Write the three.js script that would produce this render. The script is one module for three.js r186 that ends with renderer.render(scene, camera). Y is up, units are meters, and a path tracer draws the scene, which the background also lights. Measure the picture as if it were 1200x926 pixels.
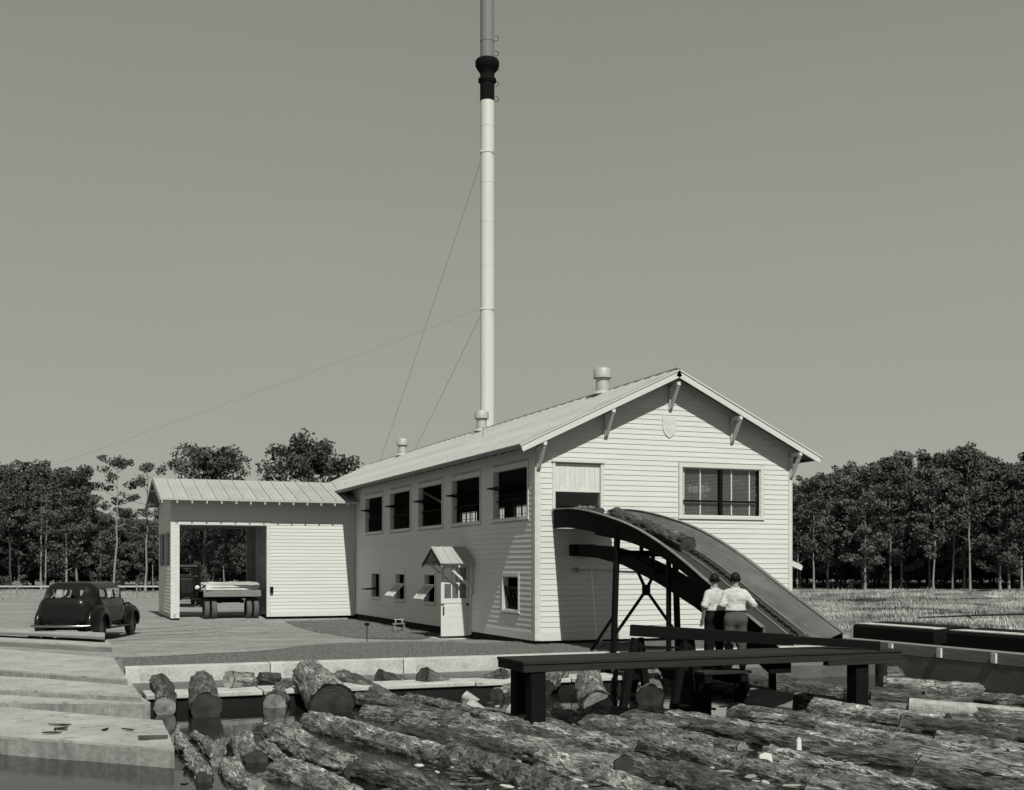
import * as THREE from 'three';
import { mergeGeometries } from 'three/addons/utils/BufferGeometryUtils.js';
import { RoundedBoxGeometry } from 'three/addons/geometries/RoundedBoxGeometry.js';

// ---------------------------------------------------------------- camera, sky, sun, exposure
const scene = new THREE.Scene();
const FOCAL = 1370, HORIZON = 663, EYE = 1.97;                       // in pixels of a 1200 x 926 frame, metres
const VIEW = new THREE.Vector3(0.3725, 0, -0.928).normalize(), RIGHT = new THREE.Vector3(0.928, 0, 0.3725).normalize();
const camera = new THREE.PerspectiveCamera(2 * Math.atan(463 / FOCAL) * 180 / Math.PI, 1200 / 926, 0.1, 3000);
camera.position.set(-11.35, EYE, 26.69);
camera.lookAt(camera.position.clone().add(VIEW));
camera.setViewOffset(1200, 926, 0, 463 - HORIZON, 1200, 926);
const renderer = new THREE.WebGLRenderer();
renderer.toneMapping = THREE.LinearToneMapping;
renderer.toneMappingExposure = 1.0;
renderer.shadowMap.enabled = true;
const hash = (x, y, z) => { let h = Math.imul(x, 374761393) ^ Math.imul(y, 668265263) ^ Math.imul(z, 2147483647 ^ 0x5bd1e995); h = Math.imul(h ^ (h >>> 13), 1274126177); return ((h ^ (h >>> 16)) >>> 0) / 4294967296; };
function noise(x, y, z) {
  const X = Math.floor(x), Y = Math.floor(y), Z = Math.floor(z); let u = x - X, v = y - Y, w = z - Z;
  u = u * u * (3 - 2 * u); v = v * v * (3 - 2 * v); w = w * w * (3 - 2 * w);
  const L = (a, b, t) => a + (b - a) * t;
  return L(L(L(hash(X, Y, Z), hash(X + 1, Y, Z), u), L(hash(X, Y + 1, Z), hash(X + 1, Y + 1, Z), u), v), L(L(hash(X, Y, Z + 1), hash(X + 1, Y, Z + 1), u), L(hash(X, Y + 1, Z + 1), hash(X + 1, Y + 1, Z + 1), u), v), w);
}
const fbm = (x, y, z, n = 4) => { let s = 0, a = 0.5, t = 0; for (let i = 0; i < n; i++) { s += a * noise(x, y, z); t += a; a *= 0.5; x *= 2.03; y *= 2.03; z *= 2.03; } return s / t; };
const TINT = [1.0, 1.03, 0.9];
{
  const w = 512, h = 256, haze = (x, y) => { const a = x / w * Math.PI * 2, e = (y / h - 0.5) * Math.PI; return 1 + 0.05 * (fbm(Math.cos(a) * 5, e * 16, Math.sin(a) * 5, 4) - 0.5); }, d = new Float32Array(w * h * 4), stops = [[-90, 0.2], [-2, 0.3], [0, 0.41], [6, 0.36], [15, 0.315], [25, 0.255], [45, 0.2], [90, 0.17]];
  for (let y = 0; y < h; y++) {
    const e = ((y + 0.5) / h - 0.5) * 180; let k = 0; while (k < stops.length - 2 && e > stops[k + 1][0]) k++;
    const [a, b] = [stops[k], stops[k + 1]], t = Math.min(1, Math.max(0, (e - a[0]) / (b[0] - a[0]))), v = a[1] + (b[1] - a[1]) * t;
    for (let x = 0; x < w; x++) { const i = (y * w + x) * 4, k2 = haze(x, y); for (let c = 0; c < 3; c++) d[i + c] = v * TINT[c] * k2; d[i + 3] = 1; }
  }
  const sky = new THREE.DataTexture(d, w, h, THREE.RGBAFormat, THREE.FloatType);
  sky.mapping = THREE.EquirectangularReflectionMapping; sky.magFilter = sky.minFilter = THREE.LinearFilter; sky.needsUpdate = true;
  scene.background = sky; scene.environment = sky;
}
const sun = new THREE.DirectionalLight(new THREE.Color().setRGB(1.0, 1.02, 0.9), 4.9);
const SUN = new THREE.Vector3(-0.1, 1.136, 1).normalize();
sun.position.copy(SUN).multiplyScalar(120); sun.target.position.set(0, 0, 0);
sun.castShadow = true; sun.shadow.radius = 1; sun.shadow.mapSize.set(4096, 4096);
Object.assign(sun.shadow.camera, { left: -90, right: 90, top: 90, bottom: -90, near: 1, far: 400 });
scene.add(sun, sun.target);

// ---------------------------------------------------------------- helpers
let seedState = 12345;
const seed = (s) => { seedState = s | 0; };
const rnd = () => { seedState = (seedState + 0x6d2b79f5) | 0; let t = Math.imul(seedState ^ (seedState >>> 15), 1 | seedState); t = (t + Math.imul(t ^ (t >>> 7), 61 | t)) ^ t; return ((t ^ (t >>> 14)) >>> 0) / 4294967296; };
const rr = (a, b) => a + (b - a) * rnd();
const clamp = (x, a, b) => Math.min(b, Math.max(a, x));
const smooth = (a, b, x) => { const t = clamp((x - a) / (b - a), 0, 1); return t * t * (3 - 2 * t); };
const V = (x, y, z) => new THREE.Vector3(x, y, z);
const hash2 = (x, y, p) => hash(((x % p) + p) % p, ((y % p) + p) % p, p);
function tnoise(x, y, p) {                                           // periodic 2-D noise for tiling textures
  const X = Math.floor(x), Y = Math.floor(y); let u = x - X, v = y - Y; u = u * u * (3 - 2 * u); v = v * v * (3 - 2 * v);
  const a = hash2(X, Y, p), b = hash2(X + 1, Y, p), c = hash2(X, Y + 1, p), d = hash2(X + 1, Y + 1, p);
  return a + (b - a) * u + (c - a) * v + (a - b - c + d) * u * v;
}
const tfbm = (u, v, px, py, n = 4) => { let s = 0, a = 0.5, t = 0; for (let i = 0; i < n; i++) { const k = 2 ** i; s += a * tnoiseXY(u * px * k, v * py * k, px * k, py * k); t += a; a *= 0.55; } return s / t; };
function tnoiseXY(x, y, px, py) {
  const X = Math.floor(x), Y = Math.floor(y); let u = x - X, v = y - Y; u = u * u * (3 - 2 * u); v = v * v * (3 - 2 * v);
  const q = (i, j) => hash(((i % px) + px) % px, ((j % py) + py) % py, px * 31 + py);
  const a = q(X, Y), b = q(X + 1, Y), c = q(X, Y + 1), d = q(X + 1, Y + 1);
  return a + (b - a) * u + (c - a) * v + (a - b - c + d) * u * v;
}
function tex(n, f, linear = true) {                                  // grey texture: f(u, v) in 0..1
  const d = new Uint8Array(n * n * 4);
  for (let y = 0; y < n; y++) for (let x = 0; x < n; x++) { const v = clamp(Math.round(255 * f((x + 0.5) / n, (y + 0.5) / n)), 0, 255), i = (y * n + x) * 4; d[i] = d[i + 1] = d[i + 2] = v; d[i + 3] = 255; }
  const t = new THREE.DataTexture(d, n, n); t.wrapS = t.wrapT = THREE.RepeatWrapping; t.magFilter = t.minFilter = THREE.LinearFilter; t.needsUpdate = true;
  return t;
}
const rep = (t, a, b = a) => { const c = t.clone(); c.repeat.set(a, b); c.needsUpdate = true; return c; };
const dark = (g, rough = 0.9, extra = {}) => new THREE.MeshPhysicalMaterial({ color: new THREE.Color().setRGB(g, g, g), roughness: rough, specularIntensity: 0.25, ...extra });
const mat = (g, rough = 0.8, extra = {}) => new THREE.MeshStandardMaterial({ color: new THREE.Color().setRGB(g, g, g), roughness: rough, ...extra });

// pixel -> place: the point of height h on the ray through (u, v), and a point given sideways / ahead of the camera
const put = (side, ahead, y) => camera.position.clone().addScaledVector(RIGHT, side).addScaledVector(VIEW, ahead).setY(y);
const pix = (u, v, h) => { const d = FOCAL * (EYE - h) / (v - HORIZON); return put((u - 600) / FOCAL * d, d, h); };

const taken = new Map();
function numbered(n) { const k = taken.get(n) ?? 0; taken.set(n, k + 1); return k ? `${n}_${String(k).padStart(3, '0')}` : n; }
const shade = (o) => { o.castShadow = o.receiveShadow = true; return o; };
function tag(o, label, category, group, kind) { if (label) o.userData.label = label; if (category) o.userData.category = category; if (group) o.userData.group = group; if (kind) o.userData.kind = kind; return o; }
function thing(name, label, category, group) { const g = new THREE.Group(); g.name = numbered(name); scene.add(g); return tag(g, label, category, group); }
function part(parent, name, geo, m, x = 0, y = 0, z = 0) { const o = shade(new THREE.Mesh(Array.isArray(geo) ? merge(geo) : geo, m)); o.name = name; o.position.set(x, y, z); parent.add(o); return o; }
function structure(name, geo, m) { const o = part(scene, numbered(name), geo, m); o.userData.kind = 'structure'; return o; }
function copyOf(o, label) { const c = o.clone(); c.name = numbered(o.name.replace(/_\d{3}$/, '')); scene.add(c); if (label) c.userData.label = label; return c; }
function merge(list) { return mergeGeometries(list.map((g) => { const n = g.index ? g.toNonIndexed() : g; for (const k of Object.keys(n.attributes)) if (!['position', 'normal', 'uv'].includes(k)) n.deleteAttribute(k); if (!n.attributes.uv) n.setAttribute('uv', new THREE.BufferAttribute(new Float32Array(n.attributes.position.count * 2), 2)); return n; })); }
function box(w, h, d, x = 0, y = 0, z = 0, bevel = 0) {
  const g = bevel ? new RoundedBoxGeometry(w, h, d, 1, bevel) : new THREE.BoxGeometry(w, h, d);
  metre(g); g.translate(x, y, z); return g;
}
function metre(g, s = 1) {                                           // uv in metres by the dominant axis of each face
  const p = g.attributes.position, n = g.attributes.normal, uv = new Float32Array(p.count * 2);
  for (let i = 0; i < p.count; i++) {
    const ax = Math.abs(n.getX(i)), ay = Math.abs(n.getY(i)), az = Math.abs(n.getZ(i));
    if (ay >= ax && ay >= az) { uv[2 * i] = p.getX(i) * s; uv[2 * i + 1] = p.getZ(i) * s; } else if (ax > az) { uv[2 * i] = p.getZ(i) * s; uv[2 * i + 1] = p.getY(i) * s; } else { uv[2 * i] = p.getX(i) * s; uv[2 * i + 1] = p.getY(i) * s; }
  }
  g.setAttribute('uv', new THREE.BufferAttribute(uv, 2)); return g;
}
function bar(a, b, w, h = w) {                                       // square bar from a to b (h along the upward side)
  const d = b.clone().sub(a), L = d.length(), g = new THREE.BoxGeometry(w, h, L); metre(g);
  const m = new THREE.Matrix4().lookAt(a, b, Math.abs(d.y) > 0.98 * L ? V(0, 0, 1) : V(0, 1, 0)); g.applyMatrix4(m);
  const c = a.clone().add(b).multiplyScalar(0.5); g.translate(c.x, c.y, c.z); return g;
}
function rod(a, b, r, seg = 8, r2 = r) {
  const d = b.clone().sub(a), L = d.length(), g = new THREE.CylinderGeometry(r2, r, L, seg);
  g.applyQuaternion(new THREE.Quaternion().setFromUnitVectors(V(0, 1, 0), d.normalize())); const c = a.clone().add(b).multiplyScalar(0.5); g.translate(c.x, c.y, c.z); return g;
}
function tube(pts, radii, seg = 8) {                                 // tapered, bent tube through pts
  const pos = [], idx = [], uv = []; let len = 0; let side = V(1, 0, 0.3);
  for (let i = 0; i < pts.length; i++) {
    const t = pts[Math.min(i + 1, pts.length - 1)].clone().sub(pts[Math.max(i - 1, 0)]).normalize();
    const a = side.clone().addScaledVector(t, -side.dot(t)).normalize(), b = t.clone().cross(a);
    if (i) len += pts[i].distanceTo(pts[i - 1]);
    for (let k = 0; k <= seg; k++) { const q = k / seg * Math.PI * 2, c = Math.cos(q) * radii[i], s = Math.sin(q) * radii[i]; pos.push(pts[i].x + a.x * c + b.x * s, pts[i].y + a.y * c + b.y * s, pts[i].z + a.z * c + b.z * s); uv.push(k / seg, len); }
  }
  const n = seg + 1;
  for (let i = 0; i < pts.length - 1; i++) for (let k = 0; k < seg; k++) { const q = i * n + k; idx.push(q, q + n, q + 1, q + 1, q + n, q + n + 1); }
  const g = new THREE.BufferGeometry(); g.setAttribute('position', new THREE.Float32BufferAttribute(pos, 3)); g.setAttribute('uv', new THREE.Float32BufferAttribute(uv, 2)); g.setIndex(idx); g.computeVertexNormals(); return g;
}
function extrude(points, depth, holes = []) {                        // polygon in x-y, thickness along -z from z = 0
  const s = new THREE.Shape(points.map(([x, y]) => new THREE.Vector2(x, y)));
  for (const h of holes) s.holes.push(new THREE.Path(h.map(([x, y]) => new THREE.Vector2(x, y))));
  const g = new THREE.ExtrudeGeometry(s, { depth, bevelEnabled: false }); g.translate(0, 0, -depth); return g;
}
const rectPts = (a, b, c, d) => [[a, c], [b, c], [b, d], [a, d]];
function slabFrom(top, thick) {                                      // convex or concave prism below a list of top points
  const n = top.length, pos = [], flat = top.map((p) => new THREE.Vector2(p.x, p.z)), tri = THREE.ShapeUtils.triangulateShape(flat, []);
  const up = THREE.ShapeUtils.isClockWise(flat);
  for (const [a, b, c] of tri) { const f = (i, dy) => pos.push(top[i].x, top[i].y - dy, top[i].z); if (up) { f(a, 0); f(b, 0); f(c, 0); f(a, thick); f(c, thick); f(b, thick); } else { f(a, 0); f(c, 0); f(b, 0); f(a, thick); f(b, thick); f(c, thick); } }
  for (let i = 0; i < n; i++) { const a = top[i], b = top[(i + 1) % n], q = up ? [b, a] : [a, b]; const [s, e] = q; pos.push(s.x, s.y, s.z, e.x, e.y, e.z, e.x, e.y - thick, e.z, s.x, s.y, s.z, e.x, e.y - thick, e.z, s.x, s.y - thick, s.z); }
  const g = new THREE.BufferGeometry(); g.setAttribute('position', new THREE.Float32BufferAttribute(pos, 3)); g.computeVertexNormals(); return metre(g);
}
// surface nets over a signed distance function
function isoMesh(sdf, lo, hi, cell) {
  const n = [0, 1, 2].map((k) => Math.ceil((hi[k] - lo[k]) / cell) + 1), [nx, ny, nz] = n, val = new Float32Array(nx * ny * nz), at = (i, j, k) => (k * ny + j) * nx + i;
  for (let k = 0; k < nz; k++) for (let j = 0; j < ny; j++) for (let i = 0; i < nx; i++) val[at(i, j, k)] = sdf(lo[0] + i * cell, lo[1] + j * cell, lo[2] + k * cell);
  const vid = new Int32Array(nx * ny * nz).fill(-1), pos = [], idx = [];
  for (let k = 0; k < nz - 1; k++) for (let j = 0; j < ny - 1; j++) for (let i = 0; i < nx - 1; i++) {
    let mask = 0; for (let c = 0; c < 8; c++) if (val[at(i + (c & 1), j + ((c >> 1) & 1), k + (c >> 2))] < 0) mask |= 1 << c;
    if (mask === 0 || mask === 255) continue;
    let sx = 0, sy = 0, sz = 0, m = 0;
    for (let c = 0; c < 8; c++) for (const bit of [1, 2, 4]) { if (c & bit) continue; const e = c | bit; if (((mask >> c) & 1) === ((mask >> e) & 1)) continue;
      const a = val[at(i + (c & 1), j + ((c >> 1) & 1), k + (c >> 2))], b = val[at(i + (e & 1), j + ((e >> 1) & 1), k + (e >> 2))], t = a / (a - b);
      sx += (c & 1) + (bit === 1 ? t : 0); sy += ((c >> 1) & 1) + (bit === 2 ? t : 0); sz += (c >> 2) + (bit === 4 ? t : 0); m++; }
    vid[at(i, j, k)] = pos.length / 3; pos.push(lo[0] + (i + sx / m) * cell, lo[1] + (j + sy / m) * cell, lo[2] + (k + sz / m) * cell);
  }
  const quad = (a, b, c, d, flip) => { if (a < 0 || b < 0 || c < 0 || d < 0) return; flip ? idx.push(a, c, b, a, d, c) : idx.push(a, b, c, a, c, d); };
  for (let k = 1; k < nz - 1; k++) for (let j = 1; j < ny - 1; j++) for (let i = 1; i < nx - 1; i++) {
    const s = val[at(i, j, k)] < 0;
    if (s !== val[at(i + 1, j, k)] < 0) quad(vid[at(i, j - 1, k - 1)], vid[at(i, j, k - 1)], vid[at(i, j, k)], vid[at(i, j - 1, k)], !s);
    if (s !== val[at(i, j + 1, k)] < 0) quad(vid[at(i - 1, j, k - 1)], vid[at(i - 1, j, k)], vid[at(i, j, k)], vid[at(i, j, k - 1)], !s);
    if (s !== val[at(i, j, k + 1)] < 0) quad(vid[at(i - 1, j - 1, k)], vid[at(i, j - 1, k)], vid[at(i, j, k)], vid[at(i - 1, j, k)], !s);
  }
  const g = new THREE.BufferGeometry(); g.setAttribute('position', new THREE.Float32BufferAttribute(pos, 3)); g.setIndex(idx); g.computeVertexNormals();
  g.setAttribute('uv', new THREE.BufferAttribute(new Float32Array(pos.length / 3 * 2), 2)); return g;
}
const smin = (a, b, k) => { const h = Math.max(k - Math.abs(a - b), 0) / k; return Math.min(a, b) - h * h * k * 0.25; };
const capsule = (x, y, z, a, b, ra, rb) => {
  const dx = b[0] - a[0], dy = b[1] - a[1], dz = b[2] - a[2], px = x - a[0], py = y - a[1], pz = z - a[2], t = clamp((px * dx + py * dy + pz * dz) / (dx * dx + dy * dy + dz * dz + 1e-9), 0, 1);
  return Math.hypot(px - dx * t, py - dy * t, pz - dz * t) - (ra + (rb - ra) * t);
};
const rbox = (x, y, z, c, h, r) => { const qx = Math.abs(x - c[0]) - h[0] + r, qy = Math.abs(y - c[1]) - h[1] + r, qz = Math.abs(z - c[2]) - h[2] + r; return Math.hypot(Math.max(qx, 0), Math.max(qy, 0), Math.max(qz, 0)) + Math.min(Math.max(qx, qy, qz), 0) - r; };
const ellip = (x, y, z, c, r) => { const a = (x - c[0]) / r[0], b = (y - c[1]) / r[1], d = (z - c[2]) / r[2], k = Math.hypot(a, b, d); return (k - 1) * Math.min(r[0], r[1], r[2]); };

// ---------------------------------------------------------------- materials
const T = {
  streak: tex(512, (u, v) => 0.80 + 0.2 * tfbm(u, v, 3, 24, 5) - 0.10 * (tfbm(u, v, 9, 7, 4) > 0.66 ? 1 : 0) * tfbm(v, u, 30, 30, 2)),
  fine: tex(512, (u, v) => 0.55 + 0.55 * (tfbm(u, v, 8, 8, 6) - 0.1)),
  concrete: tex(1024, (u, v) => { const a = tfbm(u, v, 5, 5, 6), b = tfbm(u, v, 70, 70, 3), c = tfbm(v, u, 13, 13, 4); return 0.62 + 0.5 * (a - 0.5) + 0.34 * (b - 0.5) - (c > 0.62 ? (c - 0.62) * 1.3 : 0) + 0.15; }),
  gravel: tex(1024, (u, v) => { const a = tfbm(u, v, 6, 6, 4), b = tfbm(u, v, 160, 160, 2), c = tfbm(u, v, 24, 24, 3); return 0.66 + 0.3 * (a - 0.5) + 0.55 * (b - 0.5) + 0.28 * (c - 0.5); }),
  grass: tex(1024, (u, v) => { const a = tfbm(u, v, 5, 5, 4), b = tfbm(u, v, 190, 190, 2), c = tfbm(u, v, 40, 40, 3); return 0.52 + 0.3 * (a - 0.5) + 0.42 * (b - 0.5) + 0.25 * (c - 0.5); }),
  bark: tex(1024, (u, v) => {                                        // furrows along the log, flecks of dry bark, paler and darker patches
    const wu = u + 0.03 * (tfbm(u, v, 6, 6, 3) - 0.5), f = Math.abs(2 * tfbm(wu, v, 22, 5, 3) - 1), q = tfbm(wu, v, 52, 14, 4), w = tfbm(u, v, 120, 50, 3), patch = tfbm(v, u, 4, 5, 4);
    const furrow = clamp(f * 4 + (q - 0.45) * 1.6, 0, 1), dry = clamp((patch - 0.36) * 2.6, 0.12, 1);
    return clamp(0.025 + furrow * (0.06 + 0.27 * dry) + furrow * dry * clamp((q - 0.5) * 5, 0, 1) * 0.5 + clamp((w - 0.57) * 5, 0, 1) * 0.38 * dry + 0.1 * (w - 0.5), 0.015, 1); }),
  rings: tex(256, (u, v) => { const r = Math.hypot(u - 0.5, v - 0.5), a = Math.atan2(v - 0.5, u - 0.5), w = tfbm(u, v, 4, 4, 4); return 0.6 + 0.26 * Math.sin(r * 110 + w * 12) * (r < 0.44 ? 1 : 0.3) - (r > 0.44 ? 0.45 : 0) - (Math.abs(Math.sin(a * 3 + w * 5)) < 0.05 ? 0.3 : 0) + 0.8 * (w - 0.5); }),
  wood: tex(512, (u, v) => 0.7 + 0.4 * (tfbm(u, v, 3, 40, 4) - 0.5) + 0.2 * (tfbm(u, v, 5, 5, 3) - 0.5)),
  scuff: tex(1024, (u, v) => { const a = tfbm(u, v, 6, 6, 5), b = tfbm(u, v, 4, 70, 3), c = tfbm(v, u, 3, 110, 2); return 0.55 + 0.45 * (a - 0.5) + 0.35 * (b - 0.5) ; }),
  metal: tex(512, (u, v) => 0.82 + 0.22 * (tfbm(u, v, 7, 7, 5) - 0.5) + 0.10 * (tfbm(u, v, 60, 8, 3) - 0.5)),
  drip: tex(512, (u, v) => { const s = tfbm(u, v, 60, 5, 4), g = tfbm(u, v, 40, 40, 3), p = tfbm(v, u, 6, 6, 4); return clamp(0.55 + 0.3 * (s - 0.5) + 0.4 * (p - 0.5) + 0.3 * (g - 0.5), 0.08, 1); }), // stains on wet concrete
  ripple: tex(512, (u, v) => 0.5 + 0.5 * (tfbm(u, v, 14, 14, 4) - 0.5)),
};
const M = {
  paint: [0.58, 0.59, 0.6, 0.57].map((g, i) => mat(g, 0.62, { map: (() => { const t = rep(T.streak, 1, 1); t.offset.set(i * 0.27, i * 0.31); return t; })(), bumpMap: T.streak, bumpScale: 0.0006 })),
  trim: mat(0.56, 0.55, { map: rep(T.streak, 0.4, 0.4) }),
  sheath: mat(0.5, 0.9, { map: rep(T.wood, 0.5) }), inner: mat(0.5, 0.9, { map: rep(T.wood, 0.5) }), floorInner: mat(0.45, 0.9, { map: rep(T.wood, 0.5) }),
  foundation: dark(0.018, 0.9, { map: rep(T.concrete, 0.5) }),
  roof: [0.45, 0.462, 0.438].map((g, i) => { const t = rep(T.metal, 0.3, 0.3); t.offset.set(i * 0.37, i * 0.21); return mat(g, 0.5, { metalness: 0.1, map: t }); }),
  deck: mat(0.17, 0.85, { map: rep(T.wood, 0.5) }),
  galv: mat(0.48, 0.45, { metalness: 0.15, map: T.metal }),
  steel: dark(0.007, 0.85, { map: rep(T.scuff, 0.4) }),
  steelEdge: mat(0.33, 0.4, { metalness: 0.3, map: rep(T.scuff, 0.8) }),
  trough: mat(0.14, 0.75, { map: rep(T.scuff, 0.45), bumpMap: rep(T.scuff, 0.45), bumpScale: 0.004 }),
  channelWood: mat(0.03, 0.8, { map: rep(T.wood, 0.6) }),
  black: dark(0.005, 0.9),
  tar: dark(0.007, 0.9, { map: rep(T.wood, 0.5) }),
  timberDark: dark(0.032, 0.9, { map: rep(T.wood, 0.6), bumpMap: rep(T.wood, 0.6), bumpScale: 0.003 }),
  timberGrey: mat(0.22, 0.85, { map: rep(T.wood, 0.7), bumpMap: rep(T.wood, 0.7), bumpScale: 0.003 }),
  concrete: mat(0.5, 0.9, { map: rep(T.concrete, 0.3), bumpMap: rep(T.concrete, 0.3), bumpScale: 0.006 }),
  slab: mat(0.38, 0.9, { map: rep(T.concrete, 0.37), bumpMap: rep(T.concrete, 0.37), bumpScale: 0.01 }),
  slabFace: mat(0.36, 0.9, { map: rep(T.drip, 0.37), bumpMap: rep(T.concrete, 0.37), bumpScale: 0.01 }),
  wet: mat(0.12, 0.5, { map: rep(T.concrete, 0.4) }),
  gravel: mat(0.35, 0.95, { vertexColors: true, map: rep(T.gravel, 0.22), bumpMap: rep(T.gravel, 0.22), bumpScale: 0.012 }),
  ground: mat(0.27, 0.95, { map: rep(T.grass, 0.12), bumpMap: rep(T.grass, 0.12), bumpScale: 0.04 }),
  lawn: mat(0.15, 0.95, { map: rep(T.grass, 0.3), bumpMap: rep(T.grass, 0.3), bumpScale: 0.03 }),
  blade: mat(0.17, 0.9, { side: THREE.DoubleSide }), weed: mat(0.32, 0.9, { side: THREE.DoubleSide }),
  bark: [0.46, 0.27, 0.72, 0.38, 0.58].map((g, i) => { const t = rep(T.bark, 1, [1, 0.6, 0.8, 1.4, 0.5][i]); t.offset.set(i * 0.31, i * 0.43); return mat(g, 0.9, { map: t, bumpMap: t, bumpScale: 0.03 }); }),
  peeled: mat(0.5, 0.85, { map: rep(T.scuff, 2, 1), bumpMap: rep(T.bark, 1, 1), bumpScale: 0.012 }),
  cutWood: mat(0.4, 0.85, { map: T.rings }), cutOld: mat(0.06, 0.85, { map: T.rings }),
  leaf: [0.078, 0.062, 0.1].map((g) => dark(g, 0.75, { side: THREE.DoubleSide })),
  trunk: mat(0.26, 0.9, { map: rep(T.fine, 1, 0.6) }), trunkDark: mat(0.06, 0.9, { map: rep(T.fine, 1, 0.6) }),
  glass: new THREE.MeshPhysicalMaterial({ color: 0xffffff, roughness: 0.03, transmission: 1, thickness: 0, ior: 1.5 }),
  carPaint: new THREE.MeshPhysicalMaterial({ color: new THREE.Color().setRGB(0.006, 0.006, 0.006), roughness: 0.4, specularIntensity: 0.3, clearcoat: 0.35, clearcoatRoughness: 0.1 }),
  chrome: mat(0.3, 0.25, { metalness: 1 }), rubber: mat(0.018, 0.85), tyreDusty: mat(0.1, 0.95, { map: rep(T.fine, 2) }), rut: mat(0.3, 0.95, { map: rep(T.gravel, 0.3), bumpMap: rep(T.gravel, 0.3), bumpScale: 0.012 }), lens: mat(0.55, 0.15),
  skin: mat(0.2, 0.6), shirt: mat(0.43, 0.9), shirtGrey: mat(0.4, 0.9), trousers: mat(0.07, 0.95, { map: rep(T.fine, 3) }), trousersBlack: dark(0.008, 0.95), hair: dark(0.01, 0.6), leather: mat(0.02, 0.6),
  wire: mat(0.1, 0.6), stackWhite: mat(0.66, 0.5, { map: rep(T.metal, 1, 0.2) }), stackGrey: mat(0.2, 0.7, { map: rep(T.metal, 1, 0.3) }),
  blind: mat(0.06, 0.6), tape: mat(0.58, 0.8), chip: mat(0.4, 0.9), chipDark: mat(0.1, 0.9),
};
// ---------------------------------------------------------------- terrain, drive, pond
const POND = { x0: -9.95, x1: 6.5, z0: 3.35, water: -0.55 };
const BANK = [pix(-60, 776, 0), pix(150, 792, 0)];                    // line of the slab level with the kerb; the ground drops away before it
const height = (x, z) => { const s = (BANK[1].x - BANK[0].x) * (z - BANK[0].z) - (BANK[1].z - BANK[0].z) * (x - BANK[0].x); return s > 0 && x < POND.x0 + 0.01 ? -1.7 : -0.13 * smooth(-1, -6, z) * smooth(-9, -4, x) * (1 - smooth(2, 6, x)); };
{
  const lines = (a, b, s) => { const o = []; for (let v = a; v < b - 1e-6; v += s) o.push(v); o.push(b); return o; };
  const xs = [...new Set([-1500, -600, -300, -160, -100, -70, ...lines(-50, -10.95, 1), ...lines(POND.x0, POND.x1, 1), ...lines(7.5, 50, 1), 60, 75, 100, 160, 300, 600, 1500])];
  const zs = [...new Set([-1800, -900, -400, -250, -180, -130, ...lines(-110, -50, 4), ...lines(-48, 2.5, 1), POND.z0, ...lines(4, 45, 1), 60, 90, 200, 600])];
  const pos = [], uv = [], idx = [], nx = xs.length;
  for (const z of zs) for (const x of xs) { pos.push(x, height(x, z) - 0.012, z); uv.push(x, z); }
  for (let j = 0; j < zs.length - 1; j++) for (let i = 0; i < nx - 1; i++) {
    const cx = (xs[i] + xs[i + 1]) / 2, cz = (zs[j] + zs[j + 1]) / 2;
    if (cx > POND.x0 && cx < POND.x1 && cz > POND.z0) continue;
    const q = j * nx + i; idx.push(q, q + nx, q + 1, q + 1, q + nx, q + nx + 1);
  }
  const g = new THREE.BufferGeometry(); g.setAttribute('position', new THREE.Float32BufferAttribute(pos, 3)); g.setAttribute('uv', new THREE.Float32BufferAttribute(uv, 2)); g.setIndex(idx); g.computeVertexNormals();
  structure('ground', g, M.ground);
}
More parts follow.
